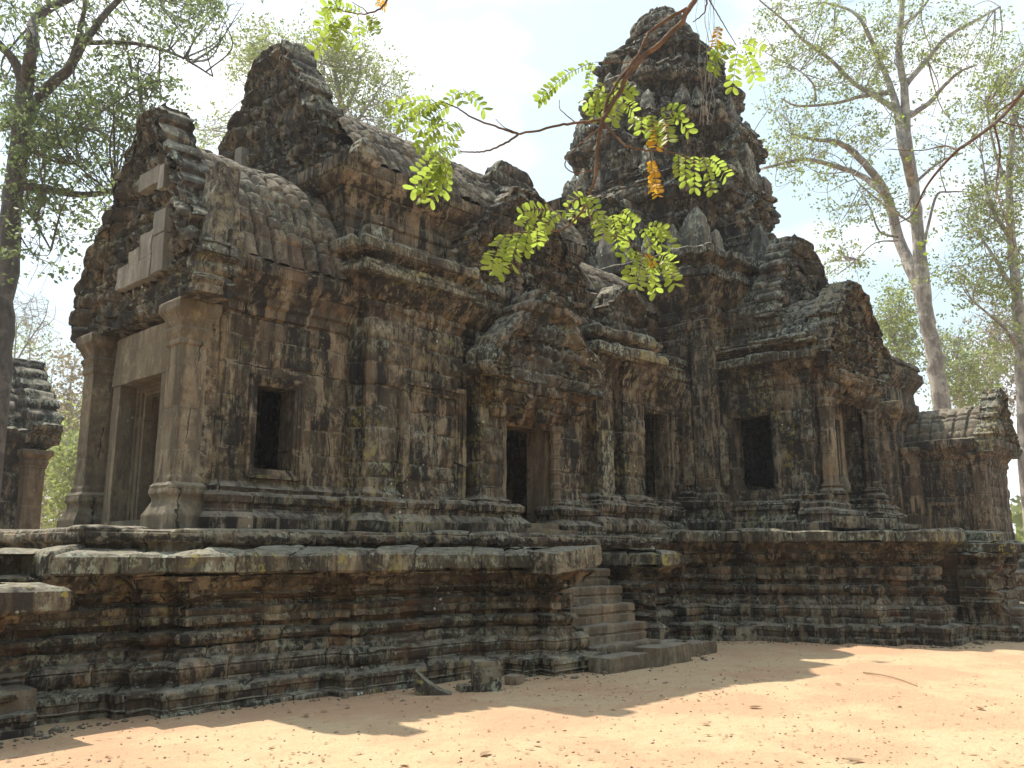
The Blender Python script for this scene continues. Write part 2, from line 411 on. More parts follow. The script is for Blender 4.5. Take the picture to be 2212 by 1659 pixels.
def stone(name, a, b, dark=.5, lichen=.4, yellow=.2, rust=.3, joint=.018, grain=1.0, tone=.5, streak=1.0):
    """weathered sandstone: two stone tones, tint per block, black crust running in streaks, lichen on what faces the sky"""
    m, nt = nodes(name); k = NT(nt)
    geo = k.n('NewGeometry'); pos = geo.outputs['Position']; nrm = geo.outputs['Normal']
    sep = k.n('SeparateXYZ'); k.l(nrm, sep.inputs[0]); up = sep.outputs[2]
    blk = k.n('Attribute', attribute_name='blk').outputs['Fac']
    uv = k.n('UVMap', uv_map='uv').outputs[0]
    n1 = k.noise(pos, .9, 5, .62, .36, .64)
    col = k.mix(n1, a, b)
    col = k.mix(k.math('MULTIPLY', k.rng(blk, .45, 1.), tone), col, (.30, .235, .16))
    col = k.mix(k.math('MULTIPLY', k.rng(blk, .55, 0.), tone), col, (.036, .031, .026))
    # warm iron-rich skin
    rs = k.noise(pos, 1.7, 4, .6, .5, .68)
    col = k.mix(k.math('MULTIPLY', rs, rust), col, (.24, .115, .05))
    # black crust in runs
    st = k.noise(k.scaled(pos, (3.2, 3.2, .38)), 1.0, 6, .7, .41, .54)
    st2 = k.math('MULTIPLY', k.noise(pos, .6, 4, .6, .36, .54), k.noise(pos, 5.5, 6, .72, .38, .54))
    bl2 = k.rng(blk, .1, .9, .7, 1.15)
    crust = k.math('MULTIPLY', k.math('MULTIPLY', k.math('MAXIMUM', k.math('MULTIPLY', st, streak), k.math('MULTIPLY', st2, .8)), bl2), dark)
    crust = k.math('MINIMUM', crust, .96)
    col = k.mix(crust, col, (.016, .015, .0145))
    pr_ = k.math('MULTIPLY', k.noise(k.scaled(pos, (4.5, 4.5, 1.1)), 1.0, 7, .78, .51, .58), k.noise(pos, 1.1, 3, .6, .4, .56))
    col = k.mix(k.math('MULTIPLY', pr_, .34 * min(1.2, tone / .5) * 1.25), col, (.36, .29, .20))
    # lichens
    lf = k.noise(k.scaled(pos, (1, 1, .6)), 11, 6, .75, .49, .58); lm = k.noise(pos, 1.3, 4, .65, .42, .58)
    upf = k.rng(up, -.4, .6, .14, 1.0)
    li = k.math('MULTIPLY', k.math('MULTIPLY', lf, lm), k.math('MULTIPLY', upf, lichen))
    hue = k.noise(pos, 2.3, 2, .5, .4, .6)
    lc = k.mix(hue, (.31, .33, .26), (.24, .245, .17))
    col = k.mix(li, col, lc)
    ym = k.math('MULTIPLY', k.math('MULTIPLY', k.noise(pos, 6.5, 5, .7, .53, .6), k.noise(pos, .8, 3, .6, .5, .66)), yellow)
    col = k.mix(ym, col, (.27, .235, .075))
    v = k.n('TexVoronoi'); v.inputs['Scale'].default_value = 7.5; k.l(pos, v.inputs['Vector'])
    sp = k.math('MULTIPLY', k.math('MULTIPLY', k.rng(v.outputs['Distance'], .2, .13), k.noise(pos, 1.9, 3, .6, .56, .68)), min(1, lichen * 1.4))
    col = k.mix(sp, col, (.46, .46, .42))
    ledge_hl = k.math('MULTIPLY', k.rng(up, .45, .85), k.noise(pos, 4.5, 5, .7, .36, .6))  # sky-lit ledge highlight put into the colour: up-facing stone painted paler
    col = k.mix(k.math('MULTIPLY', ledge_hl, .7), col, (.27, .24, .19))
    # fine speckle
    g = k.noise(pos, 38, 4, .7)
    col = k.mix(k.math('MULTIPLY', grain, .65), col, k.mix(g, (.25, .25, .25), (.78, .78, .78)), 'OVERLAY')
    # joints
    br = k.n('TexBrick'); br.inputs['Scale'].default_value = 1.0; br.inputs['Brick Width'].default_value = 1.0; br.inputs['Row Height'].default_value = 1.0
    br.inputs['Mortar Size'].default_value = joint; br.inputs['Mortar Smooth'].default_value = .6
    wob = k.n('TexNoise'); wob.inputs['Scale'].default_value = 9; k.l(pos, wob.inputs['Vector'])
    uvw = k.n('VectorMath', operation='MULTIPLY_ADD'); k.l(wob.outputs['Color'], uvw.inputs[0]); uvw.inputs[1].default_value = (.035, .07, 0); k.l(uv, uvw.inputs[2])
    k.l(uvw.outputs[0], br.inputs['Vector'])
    b2 = k.n('TexBrick'); b2.inputs['Scale'].default_value = 1.0; b2.inputs['Brick Width'].default_value = 1.0; b2.inputs['Row Height'].default_value = 1.0
    b2.inputs['Mortar Size'].default_value = min(.09, joint * 4.2); b2.inputs['Mortar Smooth'].default_value = .9; k.l(uvw.outputs[0], b2.inputs['Vector'])
    ed = k.math('MULTIPLY', b2.outputs['Fac'], k.noise(pos, 3.7, 6, .75, .5, .56))
    col = k.mix(k.math('MULTIPLY', ed, .6), col, (.30, .26, .19))
    jm = k.math('MULTIPLY', br.outputs['Fac'], k.noise(pos, 2.6, 4, .6, .38, .56))
    col = k.mix(k.math('MULTIPLY', jm, .85), col, (.016, .014, .012))
    bs = k.n('BsdfPrincipled'); k.l(col, bs.inputs['Base Color']); bs.inputs['Roughness'].default_value = .92
    bs.inputs['Specular IOR Level'].default_value = .15
    h = k.math('ADD', k.math('MULTIPLY', k.noise(pos, 16, 5, .7), .9), k.math('MULTIPLY', k.noise(pos, 60, 3, .6), .35))
    h = k.math('SUBTRACT', h, k.math('MULTIPLY', jm, .9)); h = k.math('ADD', h, k.math('MULTIPLY', li, .25))
    bp = k.n('Bump'); bp.inputs['Strength'].default_value = .75; bp.inputs['Distance'].default_value = .022; k.l(h, bp.inputs['Height'])
    k.l(bp.outputs[0], bs.inputs['Normal'])
    o = k.n('OutputMaterial'); k.l(bs.outputs[0], o.inputs[0]); return m

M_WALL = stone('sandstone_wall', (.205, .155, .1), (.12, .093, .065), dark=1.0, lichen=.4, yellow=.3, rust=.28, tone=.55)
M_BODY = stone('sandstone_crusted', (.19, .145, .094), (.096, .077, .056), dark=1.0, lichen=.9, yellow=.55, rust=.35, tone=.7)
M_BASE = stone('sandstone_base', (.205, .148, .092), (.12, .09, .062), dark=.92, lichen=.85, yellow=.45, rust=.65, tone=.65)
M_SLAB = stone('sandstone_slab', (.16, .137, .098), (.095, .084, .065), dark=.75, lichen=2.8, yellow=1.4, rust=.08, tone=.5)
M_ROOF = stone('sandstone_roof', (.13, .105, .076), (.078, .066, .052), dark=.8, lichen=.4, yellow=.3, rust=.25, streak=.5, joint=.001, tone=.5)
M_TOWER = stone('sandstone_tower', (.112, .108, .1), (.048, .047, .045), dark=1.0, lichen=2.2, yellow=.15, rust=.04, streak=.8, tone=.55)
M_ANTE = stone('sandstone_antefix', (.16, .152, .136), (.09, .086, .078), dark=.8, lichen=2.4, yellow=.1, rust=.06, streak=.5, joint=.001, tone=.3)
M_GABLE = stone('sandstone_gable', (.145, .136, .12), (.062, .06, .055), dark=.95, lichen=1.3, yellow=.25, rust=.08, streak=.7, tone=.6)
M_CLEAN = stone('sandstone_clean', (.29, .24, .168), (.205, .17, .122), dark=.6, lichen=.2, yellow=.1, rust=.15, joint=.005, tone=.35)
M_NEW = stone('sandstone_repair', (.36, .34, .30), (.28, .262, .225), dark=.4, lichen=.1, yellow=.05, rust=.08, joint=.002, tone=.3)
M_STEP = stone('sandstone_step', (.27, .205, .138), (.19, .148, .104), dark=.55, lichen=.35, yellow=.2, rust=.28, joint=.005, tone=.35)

def leafmat(name, c1, c2, trans, tc, rough=.5):
    m, nt = nodes(name); k = NT(nt)
    blk = k.n('Attribute', attribute_name='blk').outputs['Fac']
    col = k.mix(blk, c1, c2)
    d = k.n('BsdfPrincipled'); k.l(col, d.inputs['Base Color']); d.inputs['Roughness'].default_value = rough; d.inputs['Specular IOR Level'].default_value = .3
    t = k.n('BsdfTranslucent'); k.l(k.mix(blk, tc, tuple(x * .75 for x in tc)), t.inputs[0])
    mx = k.n('MixShader'); mx.inputs[0].default_value = trans; k.l(d.outputs[0], mx.inputs[1]); k.l(t.outputs[0], mx.inputs[2])
    o = k.n('OutputMaterial'); k.l(mx.outputs[0], o.inputs[0]); return m
def barkmat(name, a, b, scale=6):
    m, nt = nodes(name); k = NT(nt); geo = k.n('NewGeometry'); pos = geo.outputs['Position']
    n1 = k.noise(k.scaled(pos, (1, 1, .35)), scale, 5, .65, .35, .65); col = k.mix(n1, a, b)
    col = k.mix(k.math('MULTIPLY', k.noise(pos, scale * .35, 3, .6, .5, .62), .6), col, tuple(x * 1.7 for x in a))
    bs = k.n('BsdfPrincipled'); k.l(col, bs.inputs['Base Color']); bs.inputs['Roughness'].default_value = .9
    bp = k.n('Bump'); bp.inputs['Strength'].default_value = .6; bp.inputs['Distance'].default_value = .03; k.l(n1, bp.inputs['Height']); k.l(bp.outputs[0], bs.inputs['Normal'])
    o = k.n('OutputMaterial'); k.l(bs.outputs[0], o.inputs[0]); return m

M_LEAF_DARK = leafmat('foliage_deep', (.075, .10, .05), (.125, .15, .07), .52, (.22, .29, .10))
M_LEAF_LIGHT = leafmat('foliage_light', (.11, .145, .06), (.18, .19, .07), .55, (.36, .42, .13))
M_LEAF_DRY = leafmat('foliage_dry', (.19, .16, .10), (.25, .21, .14), .5, (.36, .31, .19))
M_LEAFLET = leafmat('leaflet_green', (.09, .15, .03), (.2, .24, .05), .58, (.42, .54, .085), .4)
M_LEAFLET_Y = leafmat('leaflet_yellow', (.32, .22, .02), (.36, .17, .02), .6, (.75, .45, .03), .4)
M_BARK_GREY = barkmat('bark_grey', (.30, .275, .24), (.17, .15, .135))
M_BARK_DARK = barkmat('bark_dark', (.105, .09, .078), (.055, .048, .042))
M_TWIG = barkmat('bark_twig', (.175, .105, .068), (.11, .065, .042), 30)
M_DRYLEAF = leafmat('dry_leaf', (.31, .205, .125), (.5, .38, .25), .25, (.4, .28, .16), .8)

def groundmat():
    m, nt = nodes('sandy_ground'); k = NT(nt); geo = k.n('NewGeometry'); pos = geo.outputs['Position']
    col = k.mix(k.noise(pos, .45, 5, .65, .42, .58), (.50, .365, .225), (.465, .295, .182))
    col = k.mix(k.math('MULTIPLY', k.noise(pos, 2.2, 5, .65, .45, .7), .5), col, (.45, .29, .18))
    col = k.mix(k.math('MULTIPLY', k.noise(pos, 9, 4, .7, .55, .72), .3), col, (.34, .22, .14))
    v = k.n('TexVoronoi'); v.inputs['Scale'].default_value = 16; k.l(pos, v.inputs['Vector'])
    col = k.mix(k.math('MULTIPLY', k.math('MULTIPLY', k.rng(v.outputs['Distance'], .17, .1), k.noise(pos, 1.6, 3, .6, .5, .6)), .7), col, (.2, .12, .08))
    g = k.noise(pos, 55, 3, .7); col = k.mix(.5, col, k.mix(g, (.3, .3, .3), (.7, .7, .7)), 'OVERLAY')
    bs = k.n('BsdfPrincipled'); k.l(col, bs.inputs['Base Color']); bs.inputs['Roughness'].default_value = .95; bs.inputs['Specular IOR Level'].default_value = .1
    h = k.math('ADD', k.math('MULTIPLY', k.noise(pos, 3.2, 6, .75), 4.5), k.math('MULTIPLY', k.noise(pos, 40, 4, .7), .45))
    bp = k.n('Bump'); bp.inputs['Strength'].default_value = .7; bp.inputs['Distance'].default_value = .03; k.l(h, bp.inputs['Height']); k.l(bp.outputs[0], bs.inputs['Normal'])
    o = k.n('OutputMaterial'); k.l(bs.outputs[0], o.inputs[0]); return m
M_GROUND = groundmat()
M_PEB = barkmat('pebble', (.38, .265, .18), (.26, .18, .125), 20)

# ------------------------------------------------------------------ ground
def ground_z(x, y):
    p = np.stack([x, y, np.zeros_like(x)], -1)
    far = sstep(40, 120, np.hypot(x, y))
    return (.035 * fbm(p * .45, 3, 3) + .012 * fbm(p * 2.5, 2, 8)) * (1 - far) + .02
def axis(lo, hi, d, far):
    c = list(np.arange(lo, hi, d)); s = d; a = hi
    while a < far: c.append(a); s *= 1.18; a += s
    s = d; b = lo - d
    while b > -far: c.insert(0, b); s *= 1.18; b -= s
    return np.array(c)
gx, gy = np.meshgrid(axis(-1, 27, .08, 900), axis(-1, 12, .08, 900), indexing='ij')
mb = MB(); mb.grid(np.stack([gx, gy, ground_z(gx, gy)], -1)); o = mb.build('ground', M_GROUND, sharp=None); tag(o, kind='structure')
#@@GROUND_END

# ------------------------------------------------------------------ the temple
WC = 14.25                  # axis of the temple
TX, TY = 22.6, WC           # centre of the tower
temple = empty('temple', 'dark weathered sandstone temple with a stepped tower and carved gables on a moulded platform', 'temple')
temple.location = (14, WC, 0)
bpy.context.view_layer.update()
def part(mb, name, mat, parent=None, label=None, **kw):
    p = parent or temple
    o = mb.build(name, mat, p, **kw)
    o.matrix_parent_inverse = p.matrix_world.inverted() if p is temple else p.matrix_parent_inverse.copy() @ p.matrix_basis.inverted() if False else o.matrix_parent_inverse
    if p is temple: o.location = (-temple.location.x, -temple.location.y, 0); o.matrix_parent_inverse.identity()
    if label: o['label'] = label
    return o

# platform --------------------------------------------------------
PB = [(0, -.2), (0, .12), (-.03, .13), (-.03, .2), (0, .22), (0, .30), (-.27, .33), (-.26, .50), (-.28, .525), (-.26, .54), (-.30, .58), (-.44, .69), (-.46, .74), (-.54, .755), (-.43, .80), (-.40, .86), (-.43, .92), (-.53, .95),
      (-.60, .98), (-.60, 1.02), (-.47, 1.04), (-.47, 1.24), (-.60, 1.26), (-.60, 1.30), (-.54, 1.34), (-.42, 1.40), (-.42, 1.47), (-.34, 1.49), (-.30, 1.56), (-.16, 1.67), (-.75, 1.70)]
SL = [(-.75, 1.66), (-.10, 1.685), (-.06, 1.72), (-.06, 1.92), (-.11, 1.965), (-.75, 2.04)]
near = [(2.4, 17.5), (2.4, 11.15), (4.75, 11.15), (4.75, 10.85), (5.15, 10.85), (5.15, 10.5), (7.6, 10.5), (7.6, 10.2), (10.1, 10.2), (10.1, 9.95), (10.6, 9.95), (10.6, 9.55), (10.95, 9.55), (10.95, 9.25), (12.45, 9.25)]
mb = MB()
wall(mb, near + [(12.45, 11.6)], PB, ds=.028, dt=.022, bw=.72, rh=.30, amp=.024, groove=.024, er=.03, seed=1)
right_cheek = [(14.15, 11.6), (14.15, 9.3), (14.95, 9.3), (14.95, 10.95), (18.6, 10.95)]
wall(mb, right_cheek, PB, ds=.03, dt=.03, bw=.8, rh=.30, amp=.014, groove=.016, er=.03, seed=2)
part(mb, 'platform_base', M_BASE)
mb = MB()
slabp = [(2.4, 17.5), (2.4, 12.0)] + [(3.9, 12.0), (3.9, 11.15)] + [(4.75, 11.15), (4.75, 10.85), (5.15, 10.85), (5.15, 10.5), (7.1, 10.5), (7.1, 10.2), (10.25, 10.2), (10.25, 9.95), (10.6, 9.95), (10.6, 9.55), (10.95, 9.55), (10.95, 9.25), (12.05, 9.25), (12.05, 11.6)]
wall(mb, slabp, SL, ds=.03, dt=.03, bw=.85, rh=3.0, amp=.03, groove=.02, er=.045, fine=.012, seed=3)
wall(mb, right_cheek, SL, ds=.03, dt=.03, bw=.8, rh=3.0, amp=.03, groove=.02, er=.045, fine=.012, seed=4)
part(mb, 'platform_edge_slab', M_SLAB)
mb = MB(); PP = [(-2.0, 10.62), (3.8, 10.62), (3.8, 11.5)]
wall(mb, PP, [(o if z < .4 else o + .12, z * .80) for o, z in PB], ds=.03, dt=.025, bw=.7, rh=.3, amp=.02, groove=.018, er=.04, seed=11)
o_pd = part(mb, 'stair_pedestal', M_BASE)
mb = MB(); wall(mb, PP, [(o + .24, z - .37) for o, z in SL[:-1]] + [(-.3, 1.605)], ds=.03, dt=.03, bw=1.1, rh=3.0, amp=.02, groove=.02, er=.03, fine=.01, seed=5)
X, Y = np.meshgrid(np.linspace(-2, 3.9, 30), np.linspace(10.7, 12, 8), indexing='ij'); mb.grid(np.stack([X, Y, X * 0 + 1.6], -1))
mb.build('pedestal_slab', M_SLAB, o_pd)
# upper tier
UT = [(.02, 1.93), (0, 2.0), (.03, 2.06), (.10, 2.10), (.12, 2.14), (.12, 2.25), (.07, 2.29), (-.6, 2.32)]
mb = MB()
wall(mb, [(4.6, 17.0), (4.6, 11.85), (5.3, 11.85), (5.3, 11.45), (8.4, 11.45), (8.4, 11.15), (11.0, 11.15), (11.0, 10.9), (15.4, 10.9), (15.4, 11.2), (19.0, 11.2)], UT, ds=.03, dt=.03, bw=.9, rh=3, amp=.02, groove=.018, er=.035, seed=6)
part(mb, 'upper_step', M_BASE)
# tower platform
PT = [(o * 1.05, z * 1.285 + (.02 if z > .4 else -.02 * (z > .1))) for o, z in PB]
ST = [(o, z + .48) for o, z in SL]
ST[-1] = (-.8, 2.46)
tp = [(17.2, 11.6), (17.2, 10.6), (17.95, 10.6), (17.95, 10.0), (18.45, 10.0), (18.45, 9.0), (18.95, 9.0), (18.95, 8.05), (19.5, 8.05), (19.5, 7.05), (20.1, 7.05), (20.1, 6.1), (21.9, 6.1), (21.9, 7.4)]
tp2 = [(23.4, 7.4), (23.4, 6.1), (25.2, 6.1), (25.2, 8.05), (26.2, 8.05), (26.2, 10), (27.0, 10), (27.0, 17)]
mb = MB()
wall(mb, tp, PT, ds=.035, dt=.03, bw=.75, rh=.36, amp=.03, groove=.028, er=.04, seed=7)
wall(mb, tp2, PT, ds=.05, dt=.05, bw=.85, rh=.36, amp=.018, groove=.018, er=.04, seed=8)
part(mb, 'platform_base', M_BASE)
mb = MB()
wall(mb, tp, ST, ds=.04, dt=.04, bw=.9, rh=3, amp=.03, groove=.02, er=.05, seed=9)
wall(mb, tp2, ST, ds=.05, dt=.05, bw=.9, rh=3, amp=.03, groove=.02, er=.05, seed=10)
part(mb, 'platform_edge_slab', M_SLAB)
for x0, x1 in ((21.85, 22.2), (23.05, 23.4)):
    CP = [(x0, 6.4), (x0, 5.25), (x1, 5.25), (x1, 6.4)]; mb = MB()
    wall(mb, CP, [(o * .7, z * 1.12) for o, z in PB], ds=.035, dt=.03, bw=.7, rh=.35, amp=.018, groove=.018, er=.04, seed=12)
    o_ck = part(mb, 'stair_cheek', M_BASE)
    mb = MB(); wall(mb, CP, [(o + .1, z + .22) for o, z in SL[:-1]] + [(-.34, 2.2)], ds=.035, dt=.035, bw=.9, rh=3, amp=.03, groove=.02, er=.05, seed=13); mb.build('cheek_slab', M_SLAB, o_ck)

mb = MB()
for (x0, x1, y0, y1, z) in ((3.2, 12.0, 11.6, 17.2, 1.955), (14.2, 18.4, 11.0, 17.2, 1.955), (11.9, 14.3, 11.4, 17.2, 1.955), (5.2, 18.9, 12.3, 16.8, 2.30), (18.6, 26.6, 10.2, 17.2, 2.445), (20.3, 24.9, 6.9, 10.3, 2.447)):
    X, Y = np.meshgrid(np.arange(x0, x1 + .01, (x1 - x0) / 20), np.arange(y0, y1 + .01, (y1 - y0) / 20), indexing='ij'); mb.grid(np.stack([X, Y, X * 0 + z], -1), np.stack([X, Y], -1))
part(mb, 'terrace_floor', M_STEP, smooth=False)

def steps(xc, hw, w0, tread, rise, n, z0, run_to, seed, prefix=None):
    t = MB(); root = None
    for i in range(n):
        y = w0 + tread * i; z = z0 + rise * (i + 1)
        prof = [(0, z - rise - .03), (0, z - rise * .62), (-.03, z - rise * .58), (-.03, z - rise * .5), (0, z - rise * .44), (.0, z - .03), (-.02, z), (-(run_to - y), z + .01)]
        m2 = MB(); wall(m2, [(xc - hw, run_to), (xc - hw, y), (xc + hw, y), (xc + hw, run_to)], prof, ds=.03, dt=.03, bw=1.1, rh=3, amp=.012, groove=.012, er=.03, fine=.012, seed=seed + i)
        if root is None: root = part(m2, 'staircase', M_STEP)
        else:
            o = m2.build('step', M_STEP, root)
    return root
steps(13.2, .97, 9.4, .28, .315, 6, .06, 11.5, 20)
steps(22.62, .43, 4.9, .3, .34, 7, .06, 7.6, 30)
m2 = MB(); stone_block(m2, (13.6, 8.98, .14), (.62, .24, .2), .06, 41, 12, .12, .04)
stone_block(m2, (12.35, 9.02, .1), (.6, .22, .17), .02, 42, 12, .12, .04)
part(m2, 'bottom_step_block', M_STEP)
m2 = MB(); stone_block(m2, (11.4, 9.4, 1.86), (.6, .3, .17), .04, 43, 14, .12, .05, tilt=(.1, 0))
part(m2, 'cheek_cap_stone', M_SLAB)

# hall ------------------------------------------------------------
def base_prof(z0=2.28, k=1.0):
    return [(.36, z0), (.36, z0 + .2 * k), (.32, z0 + .24 * k), (.22, z0 + .34 * k), (.22, z0 + .4 * k), (.27, z0 + .44 * k), (.28, z0 + .54 * k), (.22, z0 + .6 * k), (.12, z0 + .62 * k), (.13, z0 + .68 * k), (.05, z0 + .72 * k), (0, z0 + .78 * k)]
WP = 12.4; UP0 = 6.35; WB = 12.0; UB = 9.06     # porch wall plane, porch end, body wall plane, body start
porch_prof = base_prof() + [(0, 5.72), (.05, 5.76), (.05, 5.9), (.1, 5.95), (.1, 6.02), (.2, 6.2), (.27, 6.36), (.30, 6.4), (.30, 6.6), (.22, 6.66), (-.1, 6.7)]
mb = MB()
ppath = [(6.55, 13.45), (6.55, 12.62), (6.62, 12.62), (6.62, WP), (6.68, WP - .06), (6.9, WP - .06), (6.92, WP), (UB, WP)]
# window: between 7.26 and 8.12
wx0, wx1, wz0, wz1 = 7.32, 8.02, 3.28, 4.62
seg0 = 6; sx0 = 6.92
wall(mb, [(6.62, WP), (6.68, WP - .07), (6.92, WP - .07), (6.95, WP), (UB + .05, WP)], porch_prof, holes=[(3, wx0 - 6.95, wx1 - 6.95, wz0, wz1)], ds=.03, dt=.03, bw=.75, rh=.42, amp=.01, groove=.012, er=.018, fine=.006, seed=50)
# far side of the porch, plain
wall(mb, [(UB, 2 * WC - WP), (6.62, 2 * WC - WP)], porch_prof, ds=.12, dt=.1, seed=51)
o_pw = part(mb, 'porch_wall', M_WALL)
mb = MB(); frame(mb, ((wx0 + wx1) / 2, WP, wz0), (1, 0, 0), (0, -1, 0), wx1 - wx0, wz1 - wz0, [(0, -.42), (0, .01), (.05, .015), (.05, .035), (.1, .04), (.1, .06), (.15, .062), (.17, -.06)], False, 52)
mb.build('window_frame', M_WALL, o_pw)
# end wall with the doorway
DW, DH = 1.16, 2.34
mb = MB()
ew = [(6.62, 15.9), (6.62, WC + DW / 2 + .1)]; ew2 = [(6.62, WC - DW / 2 - .1), (6.62, WP)]
pr_end = [(0, 2.28), (0, 6.0)]
wall(mb, ew, pr_end, ds=.06, dt=.06, seed=53, amp=.004); wall(mb, ew2, pr_end, ds=.06, dt=.06, seed=54, amp=.004)
wall(mb, [(6.62, WC + DW / 2 + .1), (6.62, WC - DW / 2 - .1)], [(0, 2.28 + DH + .1), (0, 6.0)], ds=.06, dt=.06, seed=55, amp=.004)
o_ew = part(mb, 'door_wall', M_CLEAN)
mb = MB(); frame(mb, (6.62, WC, 2.36), (0, -1, 0), (-1, 0, 0), DW, DH - .06, [(0, -.75), (0, .02), (.05, .03), (.05, .06), (.12, .07), (.12, .11), (.24, .12), (.26, -.02)], True, 56); mb.build('door_frame', M_CLEAN, o_ew)
mb = MB(); stone_block(mb, (6.42, WC, 2.36), (.3, .85, .1), 0, 57, 12, .1, .02); mb.build('threshold', M_CLEAN, o_ew)
mb = MB(); stone_block(mb, (6.40, WC, 5.22), (.2, 1.05, .42), 0, 58, 22, .06, .05); o = part(mb, 'door_lintel', M_CLEAN)
for sgn in (-1, 1):
    mb = MB(); stone_block(mb, (6.36, WC + sgn * .9, 3.56), (.14, .14, 1.27), 0, 59 + sgn, 20, .03, .02); part(mb, 'door_post', M_CLEAN)
    mb = MB(); pillar(mb, (6.21, WC + sgn * 1.62), .21, 2.28, 5.78, base=.82, capH=.72, seed=62 + sgn); part(mb, 'porch_pillar', M_CLEAN)
    mb = MB(); stone_block(mb, (6.55, WC + sgn * 1.62, 4.0), (.16, .2, 1.75), 0, 65 + sgn, 12, .05, .02); part(mb, 'pilaster', M_WALL)
# porch pediment
mb = MB()
pediment(mb, (6.06, WC + .05, 5.75), (0, -1, 0), (-1, 0, 0), [(0, 2.4), (.12, 2.45), (.25, 2.3), (.4, 1.9), (.55, 1.5), (.68, 1.1), (.8, .85), (.88, .62), (.94, .52), (1, .3)], 3.75, .42, seed=70, nfig=60, fig=.16, frame_w=.42, ragged=.16, recess=.1, lean=.3)
o_pp = part(mb, 'porch_pediment', M_GABLE)
for (yy, zz, hy, hz) in [(14.75, 6.62, .2, .2), (14.33, 6.72, .22, .3), (13.88, 6.6, .22, .19), (13.9, 7.02, .24, .22), (13.42, 6.75, .2, .32), (13.45, 7.3, .2, .2), (14.0, 8.22, .34, .16), (13.55, 8.12, .1, .22)]:
    mb = MB(); stone_block(mb, (6.09, yy, zz), (.12, hy, hz), .03 * math.sin(zz * 40), int(zz * 100), 12, .06, .03); mb.build('repair_block', M_NEW, o_pp)
# porch roof
mb = MB()
arc = lambda half, rise, n=12, p=.82: [(half * math.cos(a) if False else half * (1 - (k / n)), rise * (1 - (1 - k / n) ** 2) ** p) for k in range(n + 1) for a in [0]]
vault(mb, (6.45, WC, 6.62), (1, 0, 0), (0, -1, 0), 2.75, arc(2.12, 2.35), seed=72, rib=.3, ribamp=.08, ds=.026)
vault(mb, (6.45, WC, 6.62), (1, 0, 0), (0, 1, 0), 2.75, arc(2.12, 2.35), seed=73, rib=.4, ribamp=.05, ds=.1)
part(mb, 'porch_roof', M_ROOF)
# corner stones on the porch roof by the pediment
mb = MB()
stone_block(mb, (6.42, 12.3, 7.42), (.2, .22, .55), .05, 74, 16, .12, .07)
part(mb, 'gable_end_stone', M_GABLE)
mb = MB()
stone_block(mb, (6.22, 12.02, 6.62), (.13, .15, .5), .1, 75, 12, .2, .06); stone_block(mb, (6.5, 11.98, 6.55), (.11, .14, .34), .1, 76, 12, .2, .05)
part(mb, 'gable_end_stone', M_GABLE)

# main body
body_prof = base_prof() + [(0, 6.2), (.05, 6.25), (.05, 6.4), (.14, 6.5), (.26, 6.68), (.33, 6.74), (.33, 6.98), (.22, 7.02), (.26, 7.1), (.33, 7.16), (.31, 7.36), (.15, 7.4), (-.65, 7.5)]
mb = MB()
bx1 = 15.6
wall(mb, [(UB, 13.2), (UB, 12.25), (UB + .12, 12.25), (UB + .12, WB), (UB + .18, WB - .06), (UB + .8, WB - .06), (UB + .86, WB), (11.5, WB), (11.5, WB + .25), (12.42, WB + .25)], body_prof, ds=.03, dt=.03, bw=.62, rh=.4, amp=.022, groove=.02, er=.035, fine=.012, seed=80)
wall(mb, [(14.0, WB + .25), (15.0, WB + .25)], body_prof, ds=.04, dt=.04, bw=.62, rh=.4, amp=.022, groove=.02, er=.035, seed=81)
wall(mb, [(12.38, WB + .25), (14.02, WB + .25)], [(0, 4.6)] + [p for p in body_prof if p[1] > 4.7], ds=.04, dt=.04, bw=.62, rh=.4, amp=.022, groove=.02, er=.035, seed=82)
wall(mb, [(bx1, 2 * WC - WB), (UB, 2 * WC - WB), (UB, 15.2)], body_prof, ds=.12, dt=.1, seed=83)
o_bw = part(mb, 'hall_wall', M_BODY)
mb = MB(); frame(mb, (10.75, WB + .0, 3.12), (1, 0, 0), (0, -1, 0), 1.15, 1.72, [(0, -.07), (0, .02), (.05, .025), (.05, .05), (.12, .055), (.12, .09), (.2, .09), (.22, -.06)], False, 84); mb.build('blind_window_frame', M_BODY, o_bw)
CS = lambda z, h, o: [(-.1, z), (o - .06, z + .01), (o, z + .05), (o + .01, z + h - .06), (o - .04, z + h - .01), (-.15, z + h + .04)]
BCP = [(UB, 12.6), (UB, 12.25), (UB + .12, 12.25), (UB + .12, WB), (11.45, WB)]
mb = MB()
wall(mb, BCP, CS(7.13, .26, .46), ds=.03, dt=.03, bw=.7, rh=3, amp=.035, groove=.03, er=.05, fine=.015, seed=270)
wall(mb, BCP, CS(6.72, .28, .42), ds=.03, dt=.03, bw=.8, rh=3, amp=.03, groove=.03, er=.05, fine=.015, seed=271)
part(mb, 'cornice_slab', M_SLAB)
